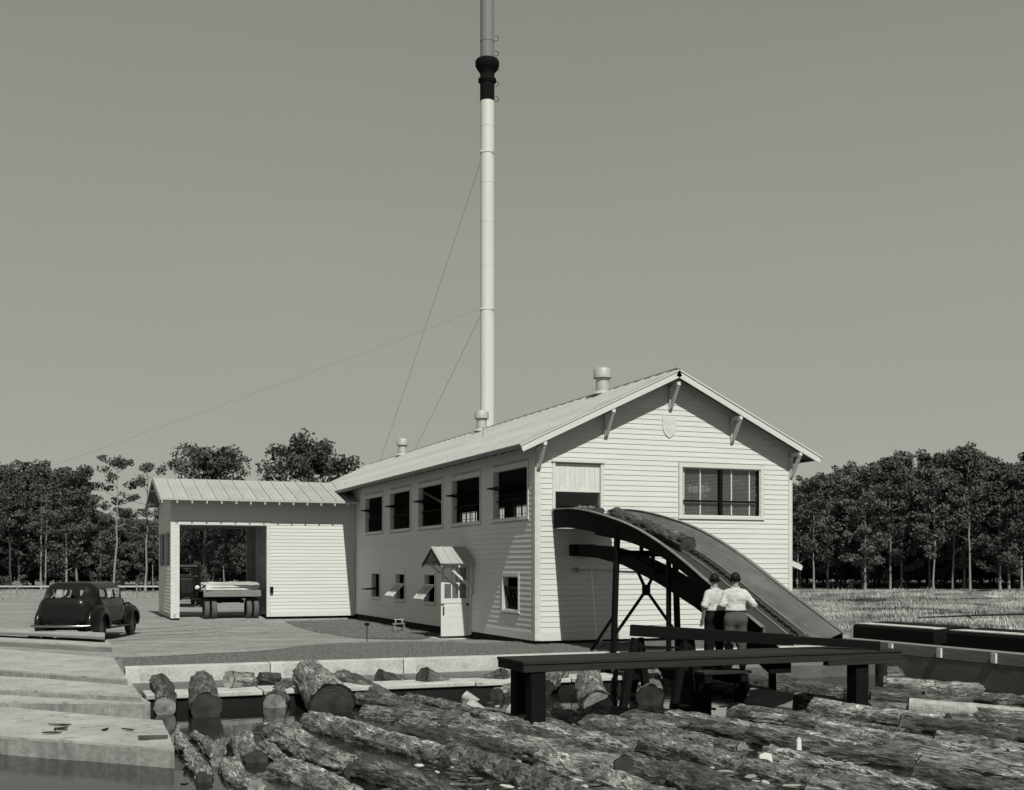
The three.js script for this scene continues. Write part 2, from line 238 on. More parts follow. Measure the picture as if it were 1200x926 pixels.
// a sheet that follows the ground: polygon (x, z) cut into metre cells
function sheet(poly, lift, cell = 1, tint = false) {
  const col3 = [], pos = [], uv = [], bb = poly.reduce((b, [x, z]) => [Math.min(b[0], x), Math.max(b[1], x), Math.min(b[2], z), Math.max(b[3], z)], [1e9, -1e9, 1e9, -1e9]);
  const clip = (pts, k, lim, keepLess) => { const out = []; for (let i = 0; i < pts.length; i++) { const a = pts[i], b = pts[(i + 1) % pts.length], ia = keepLess ? a[k] <= lim : a[k] >= lim, ib = keepLess ? b[k] <= lim : b[k] >= lim; if (ia) out.push(a); if (ia !== ib) { const t = (lim - a[k]) / (b[k] - a[k]); out.push([a[0] + (b[0] - a[0]) * t, a[1] + (b[1] - a[1]) * t]); } } return out; };
  for (let x = Math.floor(bb[0] / cell) * cell; x < bb[1]; x += cell) {
    const col = clip(clip(poly, 0, x, false), 0, x + cell, true); if (col.length < 3) continue;
    for (let z = Math.floor(bb[2] / cell) * cell; z < bb[3]; z += cell) {
      const c = clip(clip(col, 1, z, false), 1, z + cell, true); if (c.length < 3) continue;
      const pts = c.map(([a, b]) => new THREE.Vector2(a, b)); if (Math.abs(THREE.ShapeUtils.area(pts)) < 1e-5) continue;
      for (const t of THREE.ShapeUtils.triangulateShape(pts, [])) {
        const q = t.map((i) => c[i]), cw = (q[1][0] - q[0][0]) * (q[2][1] - q[0][1]) - (q[2][0] - q[0][0]) * (q[1][1] - q[0][1]) > 0;
        for (const p of cw ? [q[0], q[2], q[1]] : q) { pos.push(p[0], height(p[0], p[1]) + lift, p[1]); uv.push(p[0], p[1]); if (tint) { const q = 0.86 + 0.36 * (fbm(p[0] * 0.3, p[1] * 0.55, 7, 4) - 0.5) + 0.5 * (fbm(p[0] * 0.5 + p[1] * 0.25, p[1] * 2.2 - p[0] * 0.4, 3, 3) - 0.5); col3.push(q, q, q); } }
      }
    }
  }
  const g = new THREE.BufferGeometry(); g.setAttribute('position', new THREE.Float32BufferAttribute(pos, 3)); g.setAttribute('uv', new THREE.Float32BufferAttribute(uv, 2)); g.computeVertexNormals(); if (tint) g.setAttribute('color', new THREE.Float32BufferAttribute(col3, 3)); return g;
}
const gp = (u, v) => { const p = pix(u, v, 0); return [p.x, p.z]; };
function rough(poly, amp, step = 0.35) {                             // ragged outline
  const out = []; poly.forEach((a, i) => { const b = poly[(i + 1) % poly.length], L = Math.hypot(b[0] - a[0], b[1] - a[1]), n = Math.min(80, Math.max(1, Math.round(L / step))); for (let k = 0; k < n; k++) { const t = k / n, x = a[0] + (b[0] - a[0]) * t, z = a[1] + (b[1] - a[1]) * t; out.push([x + amp * (fbm(x * 2, z * 2, 3, 3) - 0.5) * 2, z + amp * (fbm(x * 2, z * 2, 9, 3) - 0.5) * 2]); } }); return out;
}
const drivePoly = rough([gp(-60, 762), gp(60, 772), gp(145, 771), gp(240, 766), gp(320, 762), gp(350, 757), gp(382, 753), gp(430, 751), gp(470, 750.5), gp(524, 751), gp(532, 747), [-0.1, -6.0], [-0.1, -16], [-0.3, -17.9], [-0.3, -40], gp(186, 698.5), gp(120, 702), gp(40, 703), gp(-80, 704)], 0.1);
structure('gravel_drive', sheet(drivePoly, 0.0, 0.4, true), M.gravel);
{ // worn wheel tracks from the garage across the drive
  const track = (pts, w) => { const c = new THREE.CatmullRomCurve3(pts.map(([x, z]) => V(x, 0, z))), L = [], R = []; for (let i = 0; i <= 60; i++) { const p = c.getPoint(i / 60), t = c.getTangent(i / 60), k = w * (0.7 + 0.7 * fbm(p.x * 1.5, p.z * 1.5, 3, 3)); L.push([p.x - t.z * k, p.z + t.x * k]); R.push([p.x + t.z * k, p.z - t.x * k]); } return [...L, ...R.reverse()]; };
  for (const o of [-0.75, 0.75]) { structure('wheel_track', sheet(track([[-4.62 + o, -18.4], [-4.7 + o, -14], [-6.2 + o, -9.5], [-10.5 + o * 0.8, -6 + o * 0.6], [-17, -4.4 + o], [-24, -4.2 + o]], 0.16), 0.006), M.rut); structure('wheel_track', sheet(track([[-5.6 + o, -17.8], [-6.6 + o, -13], [-9.6 + o, -9.6 + o * 0.5], [-15, -8.6 + o], [-24, -9.2 + o]], 0.13), 0.01), M.rut); }
}
const lawnPatch = rough([gp(334, 725), [-0.2, -17.6], [-0.14, -7.0], gp(492, 745), gp(455, 744.5), gp(420, 743), gp(372, 736.5), gp(350, 731)], 0.06);
structure('lawn', sheet(lawnPatch, 0.012), M.lawn);
const lawnStrip = rough([[-9.9, 2.9], gp(146, 772.5), gp(240, 767.5), gp(320, 763.5), gp(350, 758), gp(382, 754), gp(430, 752), gp(470, 751.5), gp(522, 752.5), gp(560, 755), [-0.1, -1.2], [-0.06, 0.06], [7.7, 0.06], [12, 0.5], [12, 3.0]], 0.03);
structure('lawn', sheet(lawnStrip, 0.014), M.lawn);
{ // pond floor, water
  const w = new THREE.PlaneGeometry(40, 60, 1, 1); w.rotateX(-Math.PI / 2); w.translate(-2, 0, 30 + POND.z0 - 0.5); metre(w);
  const water = structure('pond_water', w.translate(0, POND.water, 0), new THREE.MeshPhysicalMaterial({ color: new THREE.Color().setRGB(0.012, 0.012, 0.011), roughness: 0.07, ior: 1.33, bumpMap: rep(T.ripple, 0.35), bumpScale: 0.004 }));
  water.userData.kind = 'structure';
  structure('pond_bed', box(60, 0.2, 80, -2, -2.2, 35), M.foundation);
  structure('pond_bank', [box(0.3, 2.2, 40, POND.x1 + 0.16, -1.13, 23.4)], M.wet);
}
// kerb along the pond, apron and ledge below it
{
  const t = thing('pond_kerb', 'long pale concrete kerb between the lawn and the log pond', 'kerb');
  for (let i = 0; i < 6; i++) { const a = -9.9 + i * 2.75; part(t, 'kerb_block', box(2.738, 0.9, 0.36, 0, 0, 0, 0.018), M.concrete, a + 1.37, -0.415 + (i % 2) * 0.003, 3.18); }
  const l = thing('concrete_ledge', 'low pale concrete ledge at the waterline below the kerb', 'ledge');
  for (let i = 0; i < 5; i++) { const a = -9.7 + i * 2.02; part(l, 'ledge_block', box(2.0, 0.09, 0.8, 0, 0, 0, 0.02), M.concrete, a + 1, -0.305 + (i % 3) * 0.004, 5.25); }
  part(l, 'ledge_wall', box(10.0, 0.75, 0.7, -4.7, -0.73, 5.25), M.foundation);
  structure('wet_apron', box(16.3, 0.7, 1.46, -1.72, -0.62, 4.1), M.wet);
}
// stepped slabs on the left bank
{
  const defs = [
    ['concrete_slab', [[-60, 824], [190, 844], [205, 877], [-60, 858]], -0.3, 0.5, 'widest pale slab stepping down into the pond, bark scraps on it'],
    ['concrete_slab', [[-60, 806], [165, 815.5], [176, 823], [-60, 822]], -0.2, 0.45, 'thick pale slab with a stained grey face, next above the widest slab'],
    ['concrete_slab', [[-60, 790], [152, 799.5], [165, 815], [-60, 804]], -0.09, 0.4, 'cracked pale slab at the corner of the kerb'],
    ['concrete_slab', [[-60, 756], [133, 771], [150, 796], [-60, 780]], 0.02, 0.35, 'broad pale slab level with the kerb top'],
    ['timber_baulk', [[-60, 742], [126, 750.5], [131, 757.5], [-60, 748]], 0.14, 0.14, 'squared pale timber lying on the bank behind the slabs'],
    ['timber_baulk', [[-60, 733.5], [122, 741.5], [123, 745.5], [-60, 737]], 0.3, 0.05, 'thin pale plank lying by the sedan\'s rear wheel'],
  ];
  for (const [name, px, h, th, label] of defs) {
    const c = px.map(([u, v]) => pix(u, v, h)), top = [], cap = [];
    c.forEach((a, i) => { const b = c[(i + 1) % 4]; const n = i % 2 ? 4 : 14; for (let k = 0; k < n; k++) { const p = a.clone().lerp(b, k / n); p.x += 0.05 * (fbm(p.x * 2, h * 9, p.z * 2, 3) - 0.5); p.z += 0.12 * (fbm(p.x * 1.5, h * 7 + 3, p.z * 2, 3) - 0.5); p.y += 0.02 * (fbm(p.x, 5, p.z, 2) - 0.5); cap.push(p); top.push(p.clone().setY(p.y - 0.035)); } });
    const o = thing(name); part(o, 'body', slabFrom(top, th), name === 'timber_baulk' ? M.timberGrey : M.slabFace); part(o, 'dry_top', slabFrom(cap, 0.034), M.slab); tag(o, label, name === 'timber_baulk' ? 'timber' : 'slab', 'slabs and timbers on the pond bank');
  }
}
{ const b = thing('timber_bearer', 'short dark bearer block under the thin plank by the sedan', 'timber', 'bearers under the plank'); part(b, 'block', box(0.3, 0.28, 0.2, 0, 0.1, 0), M.timberDark); const p = pix(112, 744, 0.24); b.position.set(p.x, 0, p.z); const c = copyOf(b), q = pix(40, 740, 0.24); c.position.set(q.x, 0, q.z); }
// ---------------------------------------------------------------- the mill
const MW = 7.57, ML = 29.5, SLOPE = 2.08 / 4.385, EAVE = 4.93, RIDGE = 7.01, OV = 0.6, OVG = 0.5, BASE = 0.1;
const EXPO = 0.133;
// after the turn the board runs from x = 0 to x = 1, y up, +z out of the wall
const BOARD = (() => { const e = EXPO, P = [[0, 0], [0.0155, 0], [0.003, e - 0.002], [0, e - 0.002]], pos = [], uv = []; const q = (a, b, c, d) => { for (const p of [a, b, c, a, c, d]) { pos.push(...p); uv.push(p[0], p[1] * 2 + p[2]); } };
  for (let i = 0; i < 4; i++) { const [n0, b0] = P[i], [n1, b1] = P[(i + 1) % 4]; q([0, b0, n0], [0, b1, n1], [1, b1, n1], [1, b0, n0].map((v) => v)); }
  q([0, P[0][1], P[0][0]], [0, P[3][1], P[3][0]], [0, P[2][1], P[2][0]], [0, P[1][1], P[1][0]]); q([1, P[0][1], P[0][0]], [1, P[1][1], P[1][0]], [1, P[2][1], P[2][0]], [1, P[3][1], P[3][0]]);
  const g = new THREE.BufferGeometry(); g.setAttribute('position', new THREE.Float32BufferAttribute(pos, 3)); g.setAttribute('uv', new THREE.Float32BufferAttribute(uv, 2)); g.computeVertexNormals();
  // make faces point outward
  const c = V(0.5, 0.06, 0.005), P2 = g.attributes.position; const a = V(), b = V(), d = V();
  for (let i = 0; i < P2.count; i += 3) { a.fromBufferAttribute(P2, i); b.fromBufferAttribute(P2, i + 1); d.fromBufferAttribute(P2, i + 2); const n = b.clone().sub(a).cross(d.clone().sub(a)); if (n.dot(a.clone().add(b).add(d).multiplyScalar(1 / 3).sub(c)) < 0) { P2.setXYZ(i + 1, d.x, d.y, d.z); P2.setXYZ(i + 2, b.x, b.y, b.z); } }
  g.computeVertexNormals(); return g; })();
function siding(wall, lo, hi, b0, b1, holes) {                       // boards in rows between lo(b) and hi(b), broken at holes [a0, a1, b0, b1]
  const rows = Math.floor((b1 - b0) / EXPO + 0.25);
  for (let r = 0; r < rows; r++) {
    const y = b0 + r * EXPO, my = y + EXPO / 2; let spans = [[lo(my), hi(my)]];
    for (const [a0, a1, h0, h1] of holes) if (my > h0 && my < h1) spans = spans.flatMap(([s, e]) => (a1 <= s || a0 >= e ? [[s, e]] : [[s, a0], [a1, e]]));
    for (const [s, e] of spans) {
      if (e - s < 0.06) continue;
      const cuts = [s]; if (e - s > 6) cuts.push(s + (e - s) * rr(0.3, 0.7)); cuts.push(e);
      for (let k = 0; k < cuts.length - 1; k++) { const o = part(wall, 'siding_board', BOARD, M.paint[Math.floor(rnd() * 4)], cuts[k] + (k ? 0.002 : 0), y, 0.0005); o.scale.x = cuts[k + 1] - cuts[k] - (k ? 0.002 : 0); }
    }
  }
}
const roofY = (x) => EAVE + SLOPE * (x < MW / 2 ? x + OV : MW + OV - x);
const mill = thing('mill_building', 'two storey white clapboard sawmill with pale metal gable roof and log slide', 'building');
const winZ = [0.5, 3.95, 7.3, 10.65, 14.05], WB = 3.2, WT = 4.52;
const lowWin = [[1.12, 2.2], [8.0, 9.05], [11.3, 12.35], [14.45, 15.5]], LB = 0.80, LT = 1.70;
const doorA = [4.75, 5.65];
{
  seed(7);
  part(mill, 'foundation', [box(MW - 0.04, 1.0, 0.2, MW / 2, BASE - 0.5, -0.13), box(0.2, 1.0, ML - 0.3, 0.13, BASE - 0.5, -ML / 2), box(0.2, 1.0, ML - 0.3, MW - 0.13, BASE - 0.5, -ML / 2)], M.foundation);
  // gable wall, looking at +z
  const gx = (y) => Math.max(0.11, (y + 0.22 - EAVE) / SLOPE - OV), gapHoles = [[0.44, 1.86, 3.05, 4.62], [4.03, 6.67, 3.17, 4.68]];
  const gable = part(mill, 'gable_wall', extrude([[0.02, BASE], [MW - 0.02, BASE], [MW - 0.02, roofY(0) - 0.1], [MW / 2, RIDGE - 0.12], [0.02, roofY(0) - 0.1]], 0.14, [rectPts(0.53, 1.77, 3.2, 4.54), rectPts(4.14, 6.56, 3.27, 4.55)]), M.sheath);
  siding(gable, gx, (y) => MW - gx(y), BASE + 0.2, RIDGE - 0.35, gapHoles);
  part(gable, 'skirt_board', box(MW - 0.1, 0.2, 0.022, MW / 2, BASE + 0.098, 0.012), M.trim);
  part(gable, 'corner_board', box(0.12, 4.85, 0.028, 0.06, BASE + 2.43, 0.0145), M.trim); part(gable, 'corner_board', box(0.12, 4.85, 0.028, MW - 0.06, BASE + 2.43, 0.0145), M.trim);
  // side walls
  const holesL = [...winZ.map((l) => [-(l + 2.4) - 0.08, -l + 0.08, WB - 0.09, WT + 0.11]), ...lowWin.map(([a, b]) => [-b - 0.08, -a + 0.08, LB - 0.08, LT + 0.1]), [-doorA[1] - 0.1, -doorA[0] + 0.1, -1, 2.16]];
  const openings = [...winZ.map((l) => rectPts(-(l + 2.4), -l, WB, WT)), ...lowWin.map(([a, b]) => rectPts(-b, -a, LB, LT)), rectPts(-doorA[1], -doorA[0], BASE + 0.002, 2.06)];
  const left = part(mill, 'side_wall', extrude([[-ML, BASE], [0, BASE], [0, roofY(0) - 0.1], [-ML, roofY(0) - 0.1]], 0.14, openings), M.sheath); left.rotation.y = -Math.PI / 2;
  siding(left, () => -18.2, () => -0.11, BASE + 0.2, roofY(0) - 0.18, holesL);
  part(left, 'skirt_board', box(18, 0.2, 0.022, -9.1, BASE + 0.098, 0.012), M.trim);
  part(left, 'corner_board', box(0.11, 4.85, 0.028, -0.04, BASE + 2.43, 0.0145), M.trim);
  const right = part(mill, 'side_wall', extrude([[0, BASE], [ML, BASE], [ML, roofY(0) - 0.1], [0, roofY(0) - 0.1]], 0.14, [...winZ, 17.5, 21, 24.5].map((l) => rectPts(l, l + 2.4, WB, WT))), M.sheath); right.rotation.y = Math.PI / 2; right.position.x = MW;
  siding(right, () => 0.1, () => 10, BASE + 0.2, BASE + 0.2 + EXPO * 3, []);
  const back = part(mill, 'gable_wall', extrude([[0.15, BASE], [MW - 0.15, BASE], [MW - 0.15, roofY(0) - 0.1], [MW / 2, RIDGE - 0.12], [0.15, roofY(0) - 0.1]], 0.14), M.sheath, 0, 0, -ML);
  part(mill, 'upper_floor', box(MW - 0.3, 0.12, ML - 0.4, MW / 2, 2.5, -ML / 2 - 0.05), M.floorInner);
  part(mill, 'lower_floor', box(MW - 0.3, 0.1, ML - 0.4, MW / 2, BASE - 0.06, -ML / 2 - 0.05), M.floorInner);
  // window trim, sashes
  const frameGeo = (w, h, f, d) => merge([box(w + 2 * f, f * 1.25, d, 0, h / 2 + f * 0.625, 0), box(w + 2 * f + 0.04, f * 0.8, d * 1.6, 0, -h / 2 - f * 0.4, 0.006), box(f, h, d, -w / 2 - f / 2, 0, 0), box(f, h, d, w / 2 + f / 2, 0, 0)]);
  const jamb = (w, h, d = 0.13) => [box(0.03, h, d, -w / 2 + 0.0155, 0, -d / 2 - 0.012), box(0.03, h, d, w / 2 - 0.0155, 0, -d / 2 - 0.012), box(w - 0.064, 0.03, d, 0, h / 2 - 0.0155, -d / 2 - 0.012), box(w - 0.064, 0.03, d, 0, -h / 2 + 0.0155, -d / 2 - 0.012)];
  const sashGeo = (w, h, cols, rows, t = 0.022, b = 0.035, mw = 0.02) => { const g = [box(w, b, t, 0, h / 2 - b / 2, 0), box(w, b, t, 0, -h / 2 + b / 2, 0), box(b, h - 2 * b, t, -w / 2 + b / 2, 0, 0), box(b, h - 2 * b, t, w / 2 - b / 2, 0, 0)]; for (let i = 1; i < cols; i++) g.push(box(mw, h - 2 * b, t * 0.8, -w / 2 + w * i / cols, 0, 0)); for (let j = 1; j < rows; j++) g.push(box(w - 2 * b, 0.02, t * 0.6, 0, -h / 2 + h * j / rows, 0)); return merge(g); };
  const bigFrame = frameGeo(2.4, WT - WB, 0.075, 0.03), bigJamb = merge(jamb(2.4, WT - WB)), fixedLow = sashGeo(2.34, WT - WB - 0.04, 6, 4), ventGeo = sashGeo(1.1, 0.56, 3, 2, 0.03, 0.03);
  winZ.forEach((l) => {
    const w = part(mill, 'window', bigFrame, M.trim, -0.016, (WB + WT) / 2, -l - 1.2); w.rotation.y = -Math.PI / 2;
    part(w, 'jamb', bigJamb, M.trim);
    // two pivot sashes swung level, seen edge on
    for (const [s, tilt] of [[-0.62, 1.5]]) { const v = part(w, 'sash', ventGeo, M.steel, s, 0.16, -0.06); v.rotation.x = tilt; v.scale.set(0.95, 1, 1); }
    part(w, 'sash_rail', [box(2.33, 0.03, 0.03, 0, -0.16, -0.09), ...[-0.98, -0.59, -0.2, 0.2, 0.59, 0.98].map((x) => box(0.022, 0.46, 0.024, x, -0.4, -0.09))], M.steel);
  });
  [...winZ, 17.5, 21, 24.5].forEach((l) => { const w = part(mill, 'window', fixedLow, M.steel, MW - 0.07, (WB + WT) / 2, -l - 1.2); w.rotation.y = Math.PI / 2; });
  const lowFrames = new Map();
  lowWin.forEach(([a, b], i) => {
    const w0 = b - a, key = w0.toFixed(2); if (!lowFrames.has(key)) lowFrames.set(key, [frameGeo(w0, LT - LB, 0.07, 0.03), merge(jamb(w0, LT - LB)), sashGeo(w0 - 0.1, 0.6, 4, 1, 0.03, 0.06, 0.07), sashGeo(w0 - 0.07, LT - LB - 0.06, 3, 1, 0.02, 0.03)]);
    const [f, j, s, fixed] = lowFrames.get(key), w = part(mill, 'window', f, M.trim, -0.016, (LB + LT) / 2, -(a + b) / 2); w.rotation.y = -Math.PI / 2; part(w, 'jamb', j, M.trim);
    const sash = part(w, 'sash', s, i === 3 ? M.steel : M.trim, 0, -0.1, 0.2); sash.rotation.x = [0.25, -0.72, -0.8, -1.5][i];
    if (i === 0) { sash.position.set(0, -0.12, -0.1); sash.material = M.timberDark; } else if (i < 3) { part(w, 'pane', box(w0 - 0.16, 0.48, 0.004), M.glass, 0, -0.1, 0.2).rotation.x = sash.rotation.x; } else sash.position.set(0, -0.12, 0.12);
  });
  // gable window with slatted blinds
  const gw = part(mill, 'window', frameGeo(2.42, 1.28, 0.09, 0.034), M.trim, 5.35, 3.91, 0.018); part(gw, 'jamb', jamb(2.42, 1.28), M.trim);
  part(gw, 'mullion', [box(0.09, 1.22, 0.05, 0, 0, -0.06), box(2.36, 0.05, 0.03, 0, -0.24, -0.045), box(0.05, 1.22, 0.05, 1.16, 0, -0.06), box(0.03, 1.22, 0.05, -1.17, 0, -0.06)], M.black);
  const slats = []; for (let i = 0; i < 34; i++) for (const s of [-1, 1]) { const g = box(1.06, 0.003, 0.036); g.rotateX(0.85); g.rotateZ(rr(-0.004, 0.004)); g.translate(s * 0.59, -0.58 + i * 0.0355, -0.13); slats.push(g); }
  part(gw, 'blind_slats', slats, M.blind).userData.kind = 'stuff';
  for (const x of [-1.1, -0.6, 0.36, 0.92]) part(gw, 'blind_tape', box(0.035, 1.2, 0.003, x, 0.01, -0.104), M.tape);
  part(gw, 'pane', box(2.3, 1.2, 0.004, 0, 0, -0.085), M.glass);
  // log door: upper leaf of vertical boards
  const ld = part(mill, 'log_door', [box(0.08, 1.5, 0.03, 0.48, 3.86, 0.016), box(0.08, 1.5, 0.03, 1.82, 3.86, 0.016), box(1.46, 0.07, 0.06, 1.15, 4.6, 0.034)], M.trim);
  for (let i = 0; i < 9; i++) part(ld, 'door_board', box(0.136, 0.66, 0.03, 0, 0, 0, 0.004), M.paint[i % 4], 0.6 + i * 0.1385, 4.2, -0.045);
  part(ld, 'bottom_rail', box(1.24, 0.05, 0.045, 1.15, 3.85, -0.044), M.trim);
  part(mill, 'added_blocking_wall', box(0.06, 2.7, 4.4, 2.25, 3.92, -2.4), M.inner);  // added unseen wall: blocks the bright far windows so the opening stays dark
  // plaque
  const sh = new THREE.Shape(); sh.moveTo(-0.19, 0.26); sh.lineTo(0.19, 0.26); sh.lineTo(0.19, -0.02); sh.quadraticCurveTo(0.17, -0.2, 0, -0.29); sh.quadraticCurveTo(-0.17, -0.2, -0.19, -0.02); sh.closePath();
  const plaque = part(mill, 'shield_plaque', new THREE.ExtrudeGeometry(sh, { depth: 0.008, bevelEnabled: true, bevelSize: 0.006, bevelThickness: 0.003, bevelSegments: 2 }), M.trim, 3.76, 5.58, 0.022);
  const em = new THREE.TorusGeometry(0.085, 0.012, 6, 20, Math.PI); em.rotateZ(Math.PI / 2); part(plaque, 'emblem', em, M.trim, 0.02, -0.02, 0.008);
  // roof
  const Ls = Math.hypot(MW / 2 + OV, RIDGE - EAVE), ang = Math.atan(SLOPE);
  const deckGeo = box(Ls - 0.02, 0.04, ML + OVG * 2, 0, 0, 0), PW = 0.61;
  const panel = merge([box(Ls, 0.012, PW - 0.006, 0, 0, 0), box(Ls, 0.03, 0.02, 0, 0.018, -PW / 2 + 0.013), box(Ls, 0.012, 0.03, 0, 0.008, 0.1), box(Ls, 0.012, 0.03, 0, 0.008, -0.1)]);
  for (const s of [-1, 1]) {
    const slope = part(mill, 'roof_deck', deckGeo, M.deck, MW / 2 + s * (MW / 2 + OV) / 2, (EAVE + RIDGE) / 2 - 0.034, -ML / 2); slope.rotation.z = -s * ang;
    for (let i = 0; i < Math.round((ML + 2 * OVG) / PW); i++) part(slope, 'roof_sheet', panel, M.roof[Math.floor(rnd() * 3)], 0, 0.03 + rr(0, 0.002), (ML + 2 * OVG) / 2 - PW / 2 - i * PW);
    part(slope, 'fascia', box(0.03, 0.09, ML + 2 * OVG, s * (Ls / 2 + 0.012), -0.03, 0), M.timberGrey);
    // barge board and rafters below the deck
    part(slope, 'barge_board', [box(Ls + 0.03, 0.15, 0.035, 0, -0.092, (ML + 2 * OVG) / 2 - 0.0185), box(Ls + 0.05, 0.03, 0.02, 0, 0.004, (ML + 2 * OVG) / 2 + 0.0105)], M.trim);
    for (let i = 0; i < 47; i++) part(slope, 'rafter', box(1.15, 0.11, 0.05), M.timberGrey, s * (Ls / 2 - 0.6), -0.077, (ML + 2 * OVG) / 2 - 0.9 - i * 0.62);
    part(slope, 'rake_frieze', box(Ls - 0.5, 0.16, 0.03, -s * 0.2, -0.11, ML / 2 + 0.035), M.trim);
  }
  part(mill, 'ridge_cap', [bar(V(MW / 2, RIDGE + 0.024, OVG + 0.01), V(MW / 2, RIDGE + 0.024, -ML - OVG), 0.09, 0.03)], M.galv);
  // knee braces under the front overhang
  for (const x of [0.05, 1.92, MW / 2, MW - 1.92, MW - 0.05]) {
    const y = roofY(x) - 0.27;
    const k = part(mill, 'knee_brace', [box(0.09, 0.09, 0.46, 0, 0, 0.255), box(0.09, 0.62, 0.06, 0, -0.3, 0.052), bar(V(0, -0.56, 0.08), V(0, -0.04, 0.44), 0.075, 0.075)], M.trim, x, y + (x === MW / 2 ? -0.1 : 0), 0);
  }
  // door, hood
  const dz = -(doorA[0] + doorA[1]) / 2, dw = 0.86, leaf = part(mill, 'door', [box(dw, 0.86, 0.04, 0, 0.43, 0), box(dw, 0.14, 0.04, 0, 1.0, 0), box(0.1, 0.96, 0.04, -dw / 2 + 0.05, 1.55, 0), box(0.1, 0.96, 0.04, dw / 2 - 0.05, 1.55, 0), box(dw - 0.2, 0.1, 0.04, 0, 1.98, 0), box(dw - 0.2, 0.12, 0.016, 0, 0.92, 0), box(0.034, 0.88, 0.03, -0.11, 1.5, 0), box(0.034, 0.88, 0.03, 0.11, 1.5, 0), box(dw - 0.2, 0.034, 0.028, 0, 1.5, 0)], M.trim, -0.03 - dw / 2, -0.03, -doorA[0] - 0.03);
  part(leaf, 'pane', box(dw - 0.2, 0.86, 0.004, 0, 1.5, 0), M.glass);
  part(leaf, 'handle', [box(0.035, 0.24, 0.02, -dw / 2 + 0.07, 0.72, 0.03), rod(V(-dw / 2 + 0.07, 0.64, 0.06), V(-dw / 2 + 0.07, 0.8, 0.06), 0.012), rod(V(-dw / 2 + 0.07, 0.66, 0.03), V(-dw / 2 + 0.07, 0.66, 0.06), 0.01), rod(V(-dw / 2 + 0.07, 0.78, 0.03), V(-dw / 2 + 0.07, 0.78, 0.06), 0.01)], M.black);
  part(mill, 'door_frame', [box(0.05, 2.12, 0.1, -0.026, 1.06, -doorA[0] + 0.05), box(0.05, 2.12, 0.1, -0.026, 1.06, -doorA[1] - 0.05), box(0.05, 0.1, 1.1, -0.026, 2.11, dz)], M.trim);
  part(mill, 'door_step', box(0.9, 0.1, 1.1, -0.47, -0.03 + height(-0.5, -5.2) + 0.0, dz, 0.02), M.concrete);
  const hy = 2.46, hl = 1.02, hood = part(mill, 'door_hood', [box(hl, 0.07, 0.07, -hl / 2 - 0.02, hy - 0.1, dz), box(hl, 0.06, 0.06, -hl / 2 - 0.02, 2.0, dz + 0.75), box(hl, 0.06, 0.06, -hl / 2 - 0.02, 2.0, dz - 0.75)], M.trim);
  for (const s of [-1, 1]) {
    const g = merge([box(hl, 0.02, 1.0, 0, 0.022, 0), ...[-0.45, -0.2, 0.05, 0.3].map((x) => box(0.02, 0.02, 1.0, x, 0.038, 0)), box(hl, 0.022, 0.98, 0, 0, 0)]); const r = part(hood, 'hood_roof', g, M.roof[0], -hl / 2 - 0.025, hy - 0.215, dz + s * 0.45); r.rotation.x = s * 0.5;
    part(hood, 'brace', bar(V(-0.04, 1.32, dz + s * 0.66), V(-0.82, 2.0, dz + s * 0.72), 0.06, 0.06), M.trim);
    part(hood, 'post', box(0.06, 0.9, 0.08, -0.05, 1.6, dz + s * 0.66), M.trim);
    part(hood, 'bargeboard', bar(V(-hl - 0.02, hy - 0.05, dz), V(-hl - 0.02, 1.94, dz + s * 0.9), 0.025, 0.08), M.timberDark);
    part(hood, 'rafter_tail', [box(0.05, 0.05, 0.05, -hl - 0.01, 1.95, dz + s * 0.86), box(0.05, 0.05, 0.05, -0.5, 1.95, dz + s * 0.87)], M.trim);
  }
  // small hood on the far side
  const lean = part(mill, 'lean_to_roof', [bar(V(MW + 0.03, 2.92, -5.6), V(10.05, 1.98, -5.6), 5.2, 0.04)], M.roof[1]);
  part(lean, 'fascia', [bar(V(MW + 0.03, 2.83, -2.98), V(10.05, 1.89, -2.98), 0.03, 0.14)], M.trim); part(lean, 'rafter', [bar(V(MW + 0.03, 2.82, -4.2), V(9.98, 1.92, -4.2), 0.06, 0.1)], M.trim);
  for (const z of [-3.3, -7.9]) part(lean, 'post', bar(V(9.3, -0.1, z), V(9.3, 2.2, z), 0.1), M.timberGrey);
}
// vents and stack
function roofVent(z, s) {
  const t = thing('roof_vent', ['largest capped round metal vent on the mill roof, next to the front gable', 'capped round metal vent at the foot of the tall smokestack', 'smallest looking capped metal vent on the mill ridge, farthest from the gable'][s], 'vent', 'metal vents on the ridge of the mill');
  t.position.set(3.62, RIDGE - 0.22, z); const h = 0.8;
  part(t, 'pipe', [new THREE.CylinderGeometry(0.19, 0.2, h, 24).translate(0, h / 2 - 0.1, 0), new THREE.CylinderGeometry(0.2, 0.3, 0.1, 24).translate(0, 0.16, 0)], M.galv);
  part(t, 'cap', new THREE.LatheGeometry([[0.0, 0.32], [0.1, 0.315], [0.22, 0.27], [0.26, 0.24], [0.265, 0.0], [0.25, 0.0], [0.25, 0.22]].map(([r, y]) => new THREE.Vector2(r, y)), 24), M.galv, 0, 0.58, 0);
}
roofVent(-3.6, 0); roofVent(-13.6, 1); roofVent(-23.8, 2);
{
  const t = thing('vent_pipe', 'small thin vent pipe standing on the sunlit roof slope', 'pipe'); t.position.set(2.05, roofY(2.05) - 0.05, -9.2);
  part(t, 'pipe', new THREE.CylinderGeometry(0.035, 0.035, 0.34, 10).translate(0, 0.17, 0), M.galv); part(t, 'cap', new THREE.CylinderGeometry(0.055, 0.055, 0.05, 10).translate(0, 0.35, 0), M.galv);
}
const STACK = put((571 - 600) / FOCAL * 47.8, 47.8, 0);
